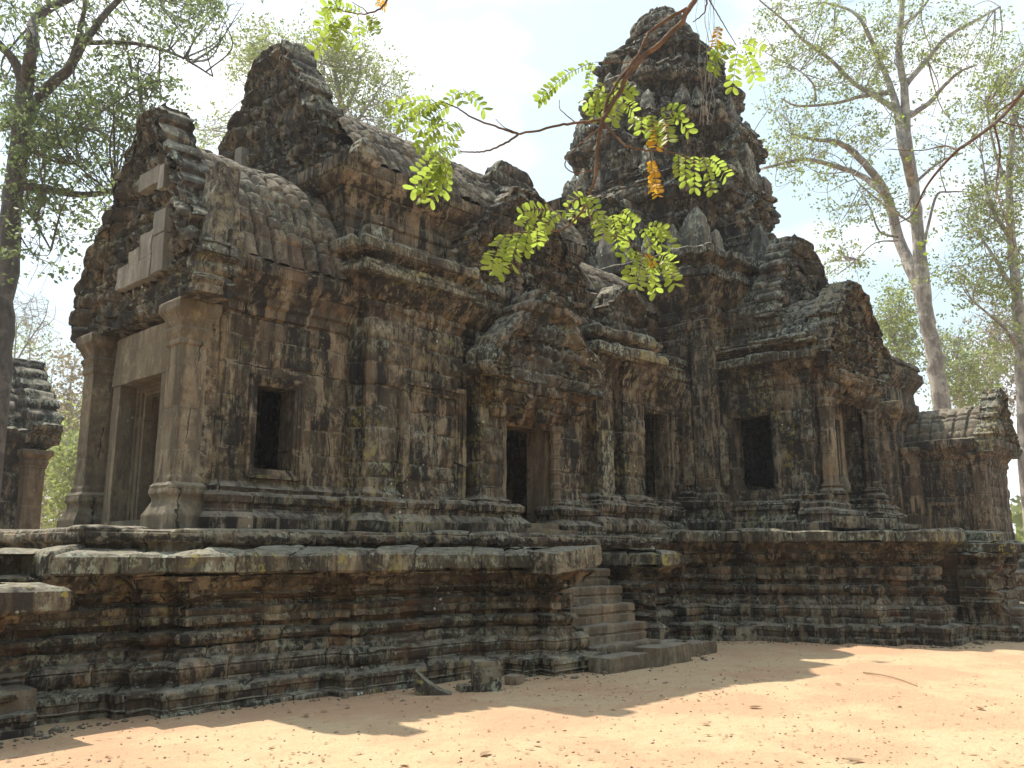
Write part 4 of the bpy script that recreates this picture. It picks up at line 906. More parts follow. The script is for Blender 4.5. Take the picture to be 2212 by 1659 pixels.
def tree(name, label, depth, limbs, blobs, ncl, leaf_mat, bark_mat, seed, leaf=.13, per=55, spread=.55, group=None, dj=2.5, thin=1.0, cat='tree'):
    """limbs: (photo points, radius at base, radius at tip); blobs: (x, y, rx, ry, weight) where the crown hangs"""
    rg = np.random.default_rng(seed)
    base = at(*limbs[0][0][0], depth); base[2] = 0
    root = empty(name, label, cat, group); root.location = base; bpy.context.view_layer.update()
    tk = MB(); P_all = []; k0 = depth / FPX
    for li, (pts, r0, r1) in enumerate(limbs):
        w = []; off = 0
        for i, (x, y) in enumerate(pts):
            if li > 0: off = (rg.uniform(-1, 1) * dj * .35 + off) if i else 0
            w.append(at(x, y, depth + off))
        w = smooth_path(w, 5); 
        rr = np.linspace(r0, r1, len(w)); jit = rg.normal(size=w.shape) * rr[:, None] * .09; w = w + jit
        if li == 0:
            w = np.vstack([[w[0][0], w[0][1], min(0, w[0][2]) - .3 if w[0][2] < 2 else 0], w]); rr = np.concatenate([[r0 * 1.25], rr])
        tube(tk, w, rr, 9 if r0 > .12 else 6); P_all.append(w[len(w) // 4:])
    P_all = np.vstack(P_all)
    W = np.array([b[4] for b in blobs]); W = W / W.sum(); cr = MB()
    C = []
    for i in range(ncl):
        b = blobs[rg.choice(len(blobs), p=W)]; th = rg.uniform(0, 2 * math.pi); q = math.sqrt(rg.random())
        d = depth + rg.uniform(-dj, dj)
        c = at(b[0] + b[2] * q * math.cos(th), b[1] + b[3] * q * math.sin(th), d)
        if c[2] < .3: continue
        C.append(c)
        j = np.argmin(((P_all - c) ** 2).sum(1) + rg.random(len(P_all)) * .8); p0 = P_all[j]
        L = np.linalg.norm(c - p0)
        if L > .3:
            mid = (p0 + c) / 2 + rg.normal(size=3) * L * .10 + np.array([0, 0, -.05 * L])
            rb = min(.05, .012 + .008 * L) * thin
            tube(tk, smooth_path([p0, mid, c], 4), np.linspace(rb, rb * .35, 9), 4, ends=False)
        for t in range(3):
            e = c + rg.normal(size=3) * spread * .8
            tube(tk, np.array([c, (c + e) / 2 + rg.normal(size=3) * .05, e]), np.array([.010, .008, .004]) * thin * max(1, depth / 30), 3, ends=False)
        n = int(per * rg.uniform(.5, 1.4))
        sub = c + rg.normal(size=(5, 3)) * spread * .85
        cc = sub[rg.integers(0, 5, n)] + rg.normal(size=(n, 3)) * spread * np.array([.27, .27, .2])
        leaves(cr, cc, leaf, rg)
    o = tk.build('trunk', bark_mat, root, sharp=None); o.location = tuple(-root.location)
    if cr.n:
        o = cr.build('crown', leaf_mat, root, smooth=False); o.location = tuple(-root.location)
    return root

tree('broadleaf_tree', 'tall dark trunked tree spreading over the left end of the temple', 21,
     [([(0, 790), (14, 620), (26, 470), (38, 350), (48, 250), (56, 180)], .27, .21), ([(54, 190), (30, 130), (-30, 70)], .15, .08), ([(56, 185), (68, 110), (78, 40), (150, -5), (260, -60)], .17, .09),
      ([(48, 260), (100, 195), (150, 145), (190, 80), (260, -5), (330, -60)], .17, .05), ([(150, 145), (166, 90), (182, 20), (190, -50)], .08, .04), ([(190, 92), (290, 94), (380, 118), (460, 165)], .07, .02),
      ([(34, 398), (100, 408), (175, 420), (250, 412)], .13, .06), ([(40, 330), (110, 320), (190, 260), (300, 190)], .06, .02), ([(30, 430), (70, 470), (110, 540)], .05, .02), ([(44, 300), (120, 350), (200, 350)], .05, .02)],
     [(250, 20, 270, 75, 3.2), (440, 60, 75, 65, .9), (150, 190, 210, 110, 3.6), (190, 290, 190, 75, 2.8), (290, 230, 80, 90, 1.0), (50, 330, 80, 90, 1.2), (95, 440, 90, 45, .9), (110, 540, 55, 35, .5), (210, 370, 60, 40, .6)],
     235, M_LEAF_DARK, M_BARK_DARK, 301, leaf=.14, per=55, spread=.46)
tree('broadleaf_tree', 'leafy tree rising behind the main gable and hall roof', 42,
     [([(730, 700), (732, 420), (738, 300), (735, 210), (715, 130)], .3, .1), ([(736, 300), (780, 250), (820, 190)], .14, .04), ([(734, 330), (680, 250), (640, 150)], .14, .04), ([(735, 260), (770, 190), (780, 120)], .1, .03), ([(736, 340), (820, 310), (880, 310)], .1, .03)],
     [(620, 120, 90, 45, 1.4), (700, 130, 70, 50, 1.2), (790, 200, 75, 90, 2.4), (750, 130, 70, 45, 1.2), (840, 290, 50, 45, 1.0), (560, 110, 40, 35, .6), (880, 325, 40, 25, .5), (700, 220, 80, 60, .8), (445, 285, 25, 25, .3), (520, 150, 30, 40, .3)],
     210, M_LEAF_LIGHT, M_BARK_GREY, 302, leaf=.2, per=60, spread=.75, dj=3)
tree('pale_trunk_tree', 'tall pale forked trunk tree standing behind the gateway building', 40,
     [([(2036, 900), (2018, 780), (2003, 690), (1992, 592), (1980, 470), (1972, 388), (1959, 286), (1953, 184), (1941, 110), (1950, -20)], .41, .13), ([(2006, 700), (1980, 613), (1943, 519), (1919, 433), (1886, 376), (1837, 323), (1804, 306), (1763, 302), (1710, 290)], .34, .06),
      ([(1908, 415), (1853, 376), (1788, 355), (1731, 345), (1640, 366)], .17, .06), ([(1972, 400), (1951, 319), (1939, 245), (1919, 176), (1898, 127), (1870, 61), (1841, 25), (1780, 5)], .24, .05),
      ([(1938, 240), (1886, 204), (1845, 180), (1792, 127), (1735, 86), (1694, 45), (1640, 0)], .15, .04), ([(1925, 200), (1861, 208), (1804, 223), (1726, 229), (1686, 212)], .13, .03), ([(1763, 219), (1755, 180), (1718, 147), (1653, 114)], .07, .02),
      ([(1966, 250), (2008, 221), (2041, 184), (2074, 155), (2110, 140)], .15, .04), ([(1958, 182), (2004, 127), (2049, 78), (2106, 45), (2160, 15)], .16, .05), ([(1990, 560), (2020, 430), (2050, 415), (2095, 415)], .08, .03), ([(1985, 490), (1920, 450), (1860, 400), (1835, 370)], .06, .02), ([(1940, 512), (1900, 500), (1880, 450), (1850, 400)], .07, .02), ([(1938, 520), (1890, 525), (1850, 560)], .05, .015), ([(1946, 60), (1990, 20), (2030, -40)], .1, .04), ([(1976, 395), (2030, 350), (2080, 330)], .08, .03)],
     [(1750, 60, 110, 75, 2), (1690, 190, 70, 80, 1.1), (1850, 110, 120, 100, 2.4), (1790, 300, 110, 50, 1.3), (1900, 250, 80, 60, .9), (2000, 60, 120, 80, 1.8), (2100, 110, 80, 80, 1.0), (1760, 420, 80, 45, .6), (1850, 450, 60, 50, .7), (1820, 560, 50, 45, .4), (2030, 300, 60, 70, .5), (1720, 330, 60, 40, .6), (1960, 420, 70, 60, .4)],
     225, M_LEAF_LIGHT, M_BARK_GREY, 303, leaf=.18, per=62, spread=.62, dj=3.5)
tree('broadleaf_tree', 'dense green tree filling the right edge above the gateway gable', 34,
     [([(2215, 1000), (2208, 800), (2196, 640), (2185, 520), (2180, 400), (2190, 250)], .28, .1), ([(2196, 640), (2150, 560), (2110, 500)], .12, .03), ([(2186, 520), (2140, 440), (2120, 330)], .12, .03), ([(2182, 420), (2150, 330), (2130, 230)], .1, .03), ([(2206, 760), (2160, 700), (2100, 650)], .1, .03)],
     [(2140, 240, 80, 60, 1.6), (2190, 380, 60, 80, 1.8), (2130, 470, 70, 60, 1.4), (2180, 590, 60, 80, 1.4), (2090, 600, 60, 50, .7), (2195, 730, 50, 70, .9), (2200, 140, 60, 50, .7), (2220, 250, 60, 90, 1)],
     190, M_LEAF_LIGHT, M_BARK_GREY, 304, leaf=.17, per=55, spread=.65, dj=2.5)
# forest trees behind
spec = [(1935, 640, 820, 62, 45, M_LEAF_LIGHT, 'pale green tree right behind the side porch gable'), (2070, 700, 880, 66, 60, M_LEAF_LIGHT, 'pale green tree between the pale trunk and the gateway gable'), (2150, 640, 900, 75, 60, M_LEAF_DRY, 'brownish thin tree behind the gateway gable'),
        (150, 730, 1150, 58, 60, M_LEAF_DRY, 'dry brown topped tree seen between the left building and the porch'), (60, 690, 1100, 70, 60, M_LEAF_LIGHT, 'pale tree behind the broken gable of the left building'), (180, 900, 1180, 46, 45, M_LEAF_LIGHT, 'low green tree beside the left porch pillar'), (230, 760, 1150, 75, 60, M_LEAF_DARK, 'dark green tree mostly hidden behind the porch')]
for i, (x, y0, y1, d, w, mt, lab) in enumerate(spec):
    h = y1 - y0
    tree('forest_tree', lab, d, [([(x, min(1230, y1 + 200)), (x + 5, y1 - .2 * h), (x - 4, y1 - .55 * h), (x + 6, y0 + .15 * h)], .2, .06), ([(x + 2, y1 - .3 * h), (x + w * .7, y1 - .6 * h)], .08, .03), ([(x, y1 - .4 * h), (x - w * .7, y1 - .7 * h)], .08, .03)],
         [(x, y0 + .2 * h, w * .7, .2 * h, 1), (x - w * .3, y0 + .45 * h, w * .8, .2 * h, 1.2), (x + w * .3, y0 + .6 * h, w * .8, .2 * h, 1.2), (x, y0 + .85 * h, w, .2 * h, 1)], 75 if i < 3 else 95, mt, M_BARK_GREY, 320 + i, leaf=.3, per=60, spread=1.0, dj=4, group='trees of the forest edge')
tree('bare_tree', 'leafless pale tree with fine twigs above the left building', 60, [([(40, 1150), (30, 900), (20, 780)], .12, .1), ([(24, 800), (60, 740), (95, 690), (105, 650)], .08, .02), ([(60, 740), (70, 690), (60, 655)], .05, .015), ([(80, 715), (115, 690), (120, 660)], .04, .015), ([(30, 790), (35, 700), (25, 650)], .06, .015), ([(45, 765), (100, 745), (130, 720)], .04, .015)],
     [(80, 680, 40, 40, 1), (40, 670, 40, 30, .8)], 40, M_LEAF_DRY, M_BARK_GREY, 340, leaf=.12, per=2, spread=1.2, dj=2)

# ------------------------------------------------------------------ far forest: one mass
rg = np.random.default_rng(44); mb = MB()
n = 26000; az = rg.uniform(-1.25, 1.25, n); dist = rg.uniform(85, 120, n)
top = 9 + 4 * np.sin(az * 9) + 3 * np.sin(az * 23 + 1); z = top * rg.random(n) ** .8
C = np.array([0, 0, 0.]) + dist[:, None] * (np.cos(az)[:, None] * FW + np.sin(az)[:, None] * RT); C[:, 2] = z + .3
leaves(mb, C, 1.0, rg, aspect=.7)
# unseen forest added behind the viewer, nearer and taller to block low sky light
n = 26000; az = math.pi + rg.uniform(-1.75, 1.75, n); dist = rg.uniform(34, 48, n)
top = 19 + 4 * np.sin(az * 7) + 3 * np.sin(az * 17 + 1); z = top * rg.random(n)
C = dist[:, None] * (np.cos(az)[:, None] * FW + np.sin(az)[:, None] * RT); C[:, 2] = z + .3
leaves(mb, C, 1.0, rg, aspect=.7)
o = mb.build('forest', M_LEAF_LIGHT, smooth=False); tag(o, 'distant band of pale green forest behind the ruins, with unseen trees added behind the viewer', 'forest', kind='stuff')

# ------------------------------------------------------------------ loose stones, litter
def rock(name, label, cat, c, half, rot, seed, mat=M_BASE, group=None, shape=None, **kw):
    mb = MB(); stone_block(mb, (0, 0, 0), half, 0, seed, 12, kw.pop('rnd', .25), kw.pop('amp', .04), shape=shape, **kw); o = mb.build(name, mat)
    o.location = c; o.rotation_euler = (0, 0, rot); return tag(o, label, cat, group)
def p0(x, y):
    b = at(x, y, 10); v = b - np.array([0, 0, EYE]); t = -EYE / v[2]; p = v * t
    return np.array([p[0], p[1], float(ground_z(np.array(p[0]), np.array(p[1])))])
b = p0(1050, 1492)
mb = MB(); stone_block(mb, (0, 0, .17), (.2, .17, .17), 0, 401, 14, .06, .02); o = mb.build('carved_block', M_SLAB); o.location = b; o.rotation_euler = (0, 0, -.62); tag(o, 'square carved block with a moulded top standing on the sand', 'stone block')
m2 = MB(); stone_block(m2, (0, 0, .375), (.185, .155, .035), 0, 402, 12, .06, .012); c = m2.build('moulded_top', M_SLAB, o)
b = p0(935, 1500)
def wedge(p, q):
    p = p.copy(); t = (q[..., 0] + 1) / 2; h = .17; p[..., 2] = -h + (p[..., 2] + h) * (.1 + .95 * np.clip(1 - t, 0, 1) ** 1.5); return p
rock('wedge_stone', 'wedge shaped broken stone leaning down to the right on the sand', 'stone', b + [0, 0, .15], (.26, .14, .17), -.75, 403, M_SLAB, shape=wedge, rnd=.08, amp=.02)
rock('rock', 'small rounded rock right of the carved block', 'rock', p0(1112, 1480) + [0, 0, .04], (.15, .1, .09), .3, 404, M_STEP)
rock('rock', 'flat dark rock between wedge stone and carved block', 'rock', p0(1008, 1494) + [0, 0, .02], (.13, .09, .06), -.4, 405, M_BASE)
rock('stone_slab', 'long flat slab lying right of the bottom steps', 'stone slab', p0(1490, 1415) + [0, 0, .1], (.62, .28, .13), .03, 406, M_STEP, rnd=.1)
rock('rubble_stone', 'angular grey stone leaning at the foot of the tower platform', 'rock', p0(1612, 1383) + [0, 0, .13], (.36, .24, .2), .5, 407, M_BASE, rnd=.1, amp=.1)
rock('rubble_stone', 'upright small broken stone beside the long flat slab', 'rock', p0(1545, 1385) + [0, 0, .12], (.16, .14, .19), .9, 408, M_BASE, rnd=.1, amp=.08)
rock('rubble_stone', 'low pale stone fragment at the corner of the platforms', 'rock', p0(1572, 1378) + [0, 0, .05], (.14, .1, .1), .2, 409, M_STEP, rnd=.15, amp=.07)
rock('stone_block', 'square stone block at the bottom left corner of the view', 'stone block', p0(0, 1590) + [-.1, .25, .2], (.42, .3, .24), .05, 410, M_STEP, rnd=.06, amp=.02)
rock('stone_block', 'mossy worn block against the platform at far left', 'stone block', p0(90, 1560) + [-.2, .5, .42], (.26, .2, .2), .05, 411, M_SLAB, rnd=.15, amp=.03)
rock('linga_stone', 'small pointed stone standing in the side porch doorway', 'stone', (23.0, 9.35, 3.75), (.14, .14, .26), 0, 412, M_CLEAN, rnd=.35, amp=.02, sc=flame)

rg = np.random.default_rng(12)
def scatter(n, px0, px1, py0, py1, pw=1.0):
    out = []
    while len(out) < n:
        x = rg.uniform(px0, px1); y = py0 + (py1 - py0) * rg.random() ** pw
        out.append(p0(x, y))
    return np.array(out)
def litter_ok(p):                                  # keep clear of the platforms
    x, y = p[:, 0], p[:, 1]
    lim = np.interp(x, [0, 3.7, 5, 7.6, 10, 10.9, 15.3, 16, 18, 20, 21.5, 24.5, 26, 40], [10.5, 10.5, 10.3, 10.1, 9.8, 8.8, 8.8, 9.7, 9.6, 5.9, 4.7, 4.7, 6, 6])
    return p[y < lim]
P = litter_ok(np.vstack([scatter(1500, -60, 2280, 1395, 1720, 1.0), scatter(450, 600, 1600, 1420, 1520)]))
mb = MB(); n = len(P); th = rg.uniform(0, 6.28, n); L = rg.uniform(.012, .042, n); L[rg.random(n) < .05] *= 1.7
a = np.stack([np.cos(th), np.sin(th), rg.uniform(-.3, .3, n)], 1); bb = np.stack([-np.sin(th), np.cos(th), rg.uniform(-.5, .5, n)], 1)
P[:, 2] += .010
cup = np.stack([np.zeros(n), np.zeros(n), rg.uniform(.0, .4, n)], 1)
V = np.stack([P - a * L[:, None], P + bb * L[:, None] * .38 + cup * L[:, None] * .5, P + a * L[:, None] + cup * L[:, None], P - bb * L[:, None] * .38 + cup * L[:, None] * .5], 1).reshape(-1, 3)
o0 = mb.verts(V); I = np.arange(n)[:, None] * 4 + np.arange(4) + o0; mb.quads(I, rg.random(n))
o = mb.build('leaf_litter', M_DRYLEAF, smooth=False); tag(o, 'small dry leaves scattered over the sandy ground', 'leaf litter', kind='stuff')
P = litter_ok(np.vstack([scatter(700, -60, 2280, 1395, 1720), scatter(500, 600, 1700, 1400, 1520)])); mb = MB()
octa = np.array([[1, 0, 0], [0, 1, 0], [-1, 0, 0], [0, -1, 0], [0, 0, 1], [0, 0, -1.]]); fc = np.array([[0, 1, 4], [1, 2, 4], [2, 3, 4], [3, 0, 4], [1, 0, 5], [2, 1, 5], [3, 2, 5], [0, 3, 5]])
n = len(P); r = rg.uniform(.006, .018, n) * (1 + 1.5 * (rg.random(n) < .08)); sc = r[:, None, None] * rg.uniform(.6, 1.3, (n, 6, 1)) * np.array([1, 1, .65])
rz = rg.uniform(0, 6.28, n); cz, sz = np.cos(rz)[:, None], np.sin(rz)[:, None]
q = octa[None] * sc; V = np.stack([q[..., 0] * cz - q[..., 1] * sz, q[..., 0] * sz + q[..., 1] * cz, q[..., 2]], -1) + P[:, None] + [0, 0, .006]
o0 = mb.verts(V.reshape(-1, 3)); mb.tris((np.arange(n)[:, None, None] * 6 + fc[None] + o0).reshape(-1, 3), np.repeat(rg.random(n), 8))
o = mb.build('gravel', M_PEB, smooth=False); tag(o, 'small stones strewn over the sandy ground', 'gravel', kind='stuff')
# soil and rubble gathered along the foot of the platforms
foot = np.array([(2.4, 10.5), (3.8, 10.5), (4.2, 10.9), (5.1, 10.6), (7.5, 10.3), (10, 9.95), (10.9, 9.1), (12.4, 8.9), (15.0, 8.95), (15.1, 10.6), (17.2, 10.5), (18.4, 8.9), (19.4, 7), (20.1, 5.95), (21.8, 5.9)])
sg = rg.integers(0, len(foot) - 1, 420); tt = rg.random(420)[:, None]; Q = foot[sg] * (1 - tt) + foot[sg + 1] * tt
Q = Q + np.stack([rg.normal(0, .12, 420), -np.abs(rg.normal(0, .16, 420))], 1); mb = MB(); n = len(Q)
r = rg.uniform(.01, .03, n) * (1 + 2.2 * (rg.random(n) < .07)); sc = r[:, None, None] * rg.uniform(.6, 1.3, (n, 6, 1)) * np.array([1, 1, .7])
V = octa[None] * sc + np.stack([Q[:, 0], Q[:, 1], ground_z(Q[:, 0], Q[:, 1]) + .008], 1)[:, None]
o0 = mb.verts(V.reshape(-1, 3)); mb.tris((np.arange(n)[:, None, None] * 6 + fc[None] + o0).reshape(-1, 3), np.repeat(rg.random(n), 8))
o = mb.build('rubble', M_STEP, smooth=False); tag(o, 'small rubble gathered along the foot of the platform', 'rubble', kind='stuff')
def fallen(x, y, L, seed, label, group=None):
    mb = MB(); g = np.linspace(0, 1, 9); wv = np.sin(g * math.pi) ** .7 * .32; rr = np.random.default_rng(seed)
    cl = rr.uniform(.25, .6); P = np.zeros((9, 5, 3))
    for j, v in enumerate(np.linspace(-1, 1, 5)):
        P[:, j, 0] = (g - .5) * L; P[:, j, 1] = v * wv * L * .8; P[:, j, 2] = cl * (abs(v) ** 1.4) * wv * L + .25 * L * (g - .4) ** 2 + .012
    mb.grid(P); o = mb.build('fallen_leaf', M_DRYLEAF); o.location = p0(x, y); o.rotation_euler = (0, 0, rr.uniform(0, 6.28)); tag(o, label, 'leaf', group); return o
fl = 'fallen leaves lying singly on the sand'
for i, (x, y, L, lab) in enumerate([(1632, 1534, .16, 'curled brown fallen leaf lying alone on the sunlit sand, middle right'), (2118, 1535, .15, 'curled brown fallen leaf near the right edge of the sand'), (1845, 1648, .2, 'large curled fallen leaf at the bottom edge of the view'), (1525, 1570, .12, 'small fallen leaf in the right foreground'), (1048, 1640, .17, 'dry fallen leaf at the bottom centre of the sand'), (660, 1555, .14, 'dark fallen leaf at the edge of the shade on the left'), (700, 1545, .1, 'thin fallen leaf just inside the shade'), (1810, 1484, .12, 'fallen leaf on the sand by the dry twig')]):
    fallen(x, y, L, 500 + i, lab, fl)
mb = MB(); tube(mb, smooth_path([p0(1865, 1455) + [0, 0, .02], p0(1905, 1464) + [0, 0, .035], p0(1945, 1472) + [0, 0, .02], p0(1982, 1487) + [0, 0, .015]], 5), np.linspace(.016, .007, 16), 6); o = mb.build('dry_twig', M_DRYLEAF); tag(o, 'long dry twig lying on the sunlit sand', 'twig')

# ------------------------------------------------------------------ plants growing on the ruin
def tuft(name, label, c, r, n, seed, leaf=.1, mat=M_LEAF_DARK):
    rg2 = np.random.default_rng(seed); mb = MB(); c = np.asarray(c, float)
    leaves(mb, c + rg2.normal(size=(n, 3)) * r, leaf, rg2)
    for i in range(5): tube(mb, np.array([c + [0, 0, -r], c + rg2.normal(size=3) * r * .3, c + rg2.normal(size=3) * r]), np.array([.012, .01, .005]), 4)
    o = mb.build(name, mat, smooth=False); return tag(o, label, 'plant')
tuft('shrub', 'leafy shrub growing out of the left edge of the porch gable', at(238, 440, 15.5), .3, 260, 601)
tuft('shrub', 'small shrub rooted lower on the left edge of the porch gable', at(222, 500, 15.6), .2, 130, 602)
tuft('fern_tuft', 'bright green fern growing on the upper tower cornice', at(1440, 168, 25.4), .2, 90, 603, .12, M_LEAF_LIGHT)
tuft('fern_tuft', 'small green plant on the vestibule roof ledge', at(1385, 590, 19.6), .08, 70, 604, .09, M_LEAF_LIGHT)

# ------------------------------------------------------------------ the leafy branch hanging into the view
Z5 = lambda x, y: (1084.4 + .4085 * x, .4085 * y)
Z4 = lambda x, y: (677.7 + .4596 * x, .4596 * y)
BD = 2.3
rgb = np.random.default_rng(77)
br = empty('leafy_branch', 'thin brown branch with bright green feathery leaves hanging in front of the tower', 'branch'); br.location = at(1500, -60, BD); bpy.context.view_layer.update()
def cpart(mb, name, mat, root, lab=None, **kw):
    o = mb.build(name, mat, root, **kw); o.location = tuple(-root.location)
    if lab: o['label'] = lab
    return o
def woody(root, paths, mat=M_TWIG, name='stem'):
    mb = MB()
    for pts, r0, r1, dd in paths:
        w = [at(x, y, BD + dd * i / max(1, len(pts) - 1)) for i, (x, y) in enumerate(pts)]
        w = smooth_path(w, 6); w = w + rgb.normal(size=w.shape) * r0 * .25; tube(mb, w, np.linspace(r0, r1, len(w)), 7)
    return cpart(mb, name, mat, root, sharp=None)
woody(br, [([(1540, -60)] + [Z4(*p) for p in ((1790, 0), (1690, 150), (1510, 310), (1360, 560))], .0088, .0068, .0), ([Z4(*p) for p in ((1360, 560), (1335, 680), (1325, 820), (1285, 950))], .006, .004, .05),
           ([Z4(*p) for p in ((1750, 40), (1590, 140), (1530, 250), (1440, 370), (1380, 470), (1360, 560))], .005, .004, .0), ([Z4(*p) for p in ((1360, 560), (1260, 575), (1150, 590), (965, 630))], .0046, .0034, .1),
           ([Z4(*p) for p in ((965, 630), (870, 600), (740, 550), (680, 510), (600, 480))], .0035, .0018, .05), ([Z4(*p) for p in ((965, 630), (890, 680), (800, 712), (740, 715), (690, 712))], .0035, .0018, -.05),
           ([Z4(*p) for p in ((1370, 580), (1420, 640), (1480, 690), (1580, 705), (1700, 720), (1800, 760))], .004, .0016, -.1), ([Z4(*p) for p in ((1285, 950), (1240, 1020), (1160, 1080), (1000, 1090), (900, 1105))], .004, .0016, .1),
           ([Z4(*p) for p in ((1285, 950), (1300, 1020), (1350, 1090), (1440, 1115))], .004, .002, -.08), ([Z4(*p) for p in ((1440, 1115), (1500, 1150), (1570, 1220), (1640, 1300))], .0022, .0012, -.05), ([Z4(*p) for p in ((1510, 295), (1420, 292), (1320, 292))], .0018, .001, .05),
           ([Z4(*p) for p in ((1230, 575), (1160, 515), (1155, 470))], .0018, .001, 0.05), ([Z4(*p) for p in ((960, 625), (900, 600), (855, 560))], .0016, .001, 0), ([Z4(*p) for p in ((1345, 600), (1240, 690), (1180, 770), (1230, 815), (1310, 800))], .0022, .0015, 0),
           ([Z4(*p) for p in ((1580, 705), (1583, 740), (1590, 760))], .002, .0015, 0), ([Z4(*p) for p in ((1850, -10), (1835, 60), (1780, 105))], .003, .0015, 0)])
def oval(mb, c, d, w, L, W):
    g = np.array([0, .18, .42, .7, .9, 1.0]); pr = np.array([.0, .62, .95, 1.0, .7, .0]) * W / 2
    d = d / np.linalg.norm(d); w = w - d * (w @ d); w /= np.linalg.norm(w); nrm = np.cross(d, w)
    up = [c + d * L * t + w * p + nrm * p * .25 for t, p in zip(g, pr)]; mid = [c + d * L * t - nrm * L * .1 * t * t for t in g]; dn = [c + d * L * t - w * p + nrm * p * .25 for t, p in zip(g, pr)]
    P = np.array([up, mid, dn]).transpose(1, 0, 2); mb.grid(P, None, np.full((5, 2), rgb.random()))
CAMP = np.array([0, 0, EYE])
def frond(root, pinnae, yellow=False, lab=None, dd=0., leaf=21, mat=None):
    """pinnae: (base, tip) photo points; paired leaflets down each"""
    d0 = BD + dd + rgb.uniform(-.12, .12)
    for (b, t) in pinnae:
        mb = MB(); tw = MB()
        a = at(*b, d0 + rgb.uniform(-.03, .03)); e = at(*t, d0 + rgb.uniform(-.1, .1)); L = np.linalg.norm(e - a); ax = (e - a) / L
        view = (a + e) / 2 - CAMP; view /= np.linalg.norm(view)
        side = np.cross(ax, view); side /= np.linalg.norm(side)
        q = smooth_path([a, (a + e) / 2 + np.array([0, 0, .08 * L]), e], 4); tube(tw, q, np.linspace(.0011, .0006, len(q)), 4, ends=False)
        ll = leaf * d0 / FPX; n = max(3, int(L / (ll * .52))); roll = rgb.uniform(-.75, .75)
        for i in range(n):
            f = (i + .7) / n; c = q[min(int(f * (len(q) - 1)), len(q) - 1)] * 1.0
            c = np.array([np.interp(f * (len(q) - 1), np.arange(len(q)), q[:, k]) for k in range(3)])
            s = ll * (.72 + .5 * f) * rgb.uniform(.88, 1.1)
            for sg in (-1, 1):
                if rgb.random() < .04: continue
                sd = side * math.cos(roll) + view * (math.sin(roll) * sg + rgb.uniform(-.35, .35))
                d = sd * sg * .85 + ax * (.5 + .35 * (i == n - 1)) + rgb.normal(size=3) * .10
                oval(mb, c, d, ax + rgb.normal(size=3) * .3, s, s * rgb.uniform(.42, .56))
        fr = cpart(mb, 'frond', mat or (M_LEAFLET_Y if yellow else M_LEAFLET), root, lab, sharp=None)
        tw.build('frond_stalk', M_TWIG, fr, sharp=None)
def Zs(f, lst): return [(f(*a), f(*b)) for a, b in lst]
YL = 'yellow and orange ageing frond'
F = lambda lst, **k: frond(br, Zs(Z5, lst), **k)
G = lambda lst, **k: frond(br, Zs(Z4, lst), **k)
F([((480, 330), (455, 450)), ((470, 330), (200, 520)), ((290, 460), (200, 540))], leaf=17)
F([((590, 425), (690, 500)), ((550, 440), (440, 545)), ((520, 470), (480, 630)), ((600, 430), (640, 520)), ((640, 540), (580, 640)), ((560, 480), (560, 580)), ((640, 545), (690, 590))])
F([((790, 600), (800, 735)), ((850, 610), (880, 745)), ((900, 600), (990, 700)), ((740, 610), (735, 695)), ((820, 600), (940, 585)), ((700, 610), (700, 660))])
F([((850, 640), (815, 780))], yellow=True, lab=YL); 
F([((935, 810), (935, 920)), ((970, 810), (970, 965)), ((1015, 815), (1020, 1000)), ((1060, 825), (1110, 1010)), ((1090, 835), (1185, 935))], leaf=19)

F([((785, 845), (825, 1035)), ((790, 850), (800, 1000))], yellow=True, lab='orange dead frond hanging straight down', leaf=15)
F([((440, 1030), (505, 1125)), ((440, 1030), (395, 1060)), ((450, 1040), (440, 1130))])
F([((260, 1110), (105, 1130)), ((300, 1130), (220, 1225)), ((180, 1190), (120, 1330)), ((380, 1060), (330, 1120)), ((390, 1110), (370, 1160)), ((180, 1130), (120, 1200)), ((240, 1180), (185, 1290))])
G([((900, 1105), (835, 1265)), ((940, 1095), (870, 1285)), ((980, 1090), (930, 1245)), ((1010, 1085), (990, 1185)), ((1050, 1080), (1050, 1145))], leaf=23)

F([((540, 1130), (535, 1255)), ((580, 1130), (612, 1290)), ((620, 1120), (700, 1175)), ((500, 1150), (520, 1220)), ((600, 1130), (660, 1250))])
F([((700, 1200), (655, 1265)), ((740, 1200), (790, 1305)), ((800, 1190), (895, 1305)), ((760, 1195), (850, 1215)), ((770, 1200), (840, 1300))], leaf=19)
F([((690, 1300), (640, 1355)), ((720, 1320), (670, 1465)), ((750, 1340), (715, 1515)), ((790, 1350), (815, 1560)), ((830, 1345), (900, 1400)), ((850, 1370), (915, 1505)), ((800, 1360), (765, 1505))], leaf=20)
F([((760, 1340), (800, 1400))], yellow=True, lab=YL, leaf=10)
G([((560, 470), (365, 510)), ((600, 490), (400, 595)), ((580, 480), (480, 555)), ((640, 500), (540, 570))], leaf=20)
G([((690, 420), (620, 490)), ((700, 420), (800, 515)), ((690, 430), (700, 480))], leaf=20)
G([((620, 560), (480, 625)), ((640, 570), (495, 690)), ((700, 600), (650, 640))], leaf=20)
G([((690, 660), (540, 690)), ((640, 700), (490, 805)), ((690, 690), (600, 760))], leaf=20)
G([((620, 750), (470, 890)), ((640, 760), (550, 945)), ((610, 770), (490, 935)), ((640, 770), (600, 900))], leaf=23)

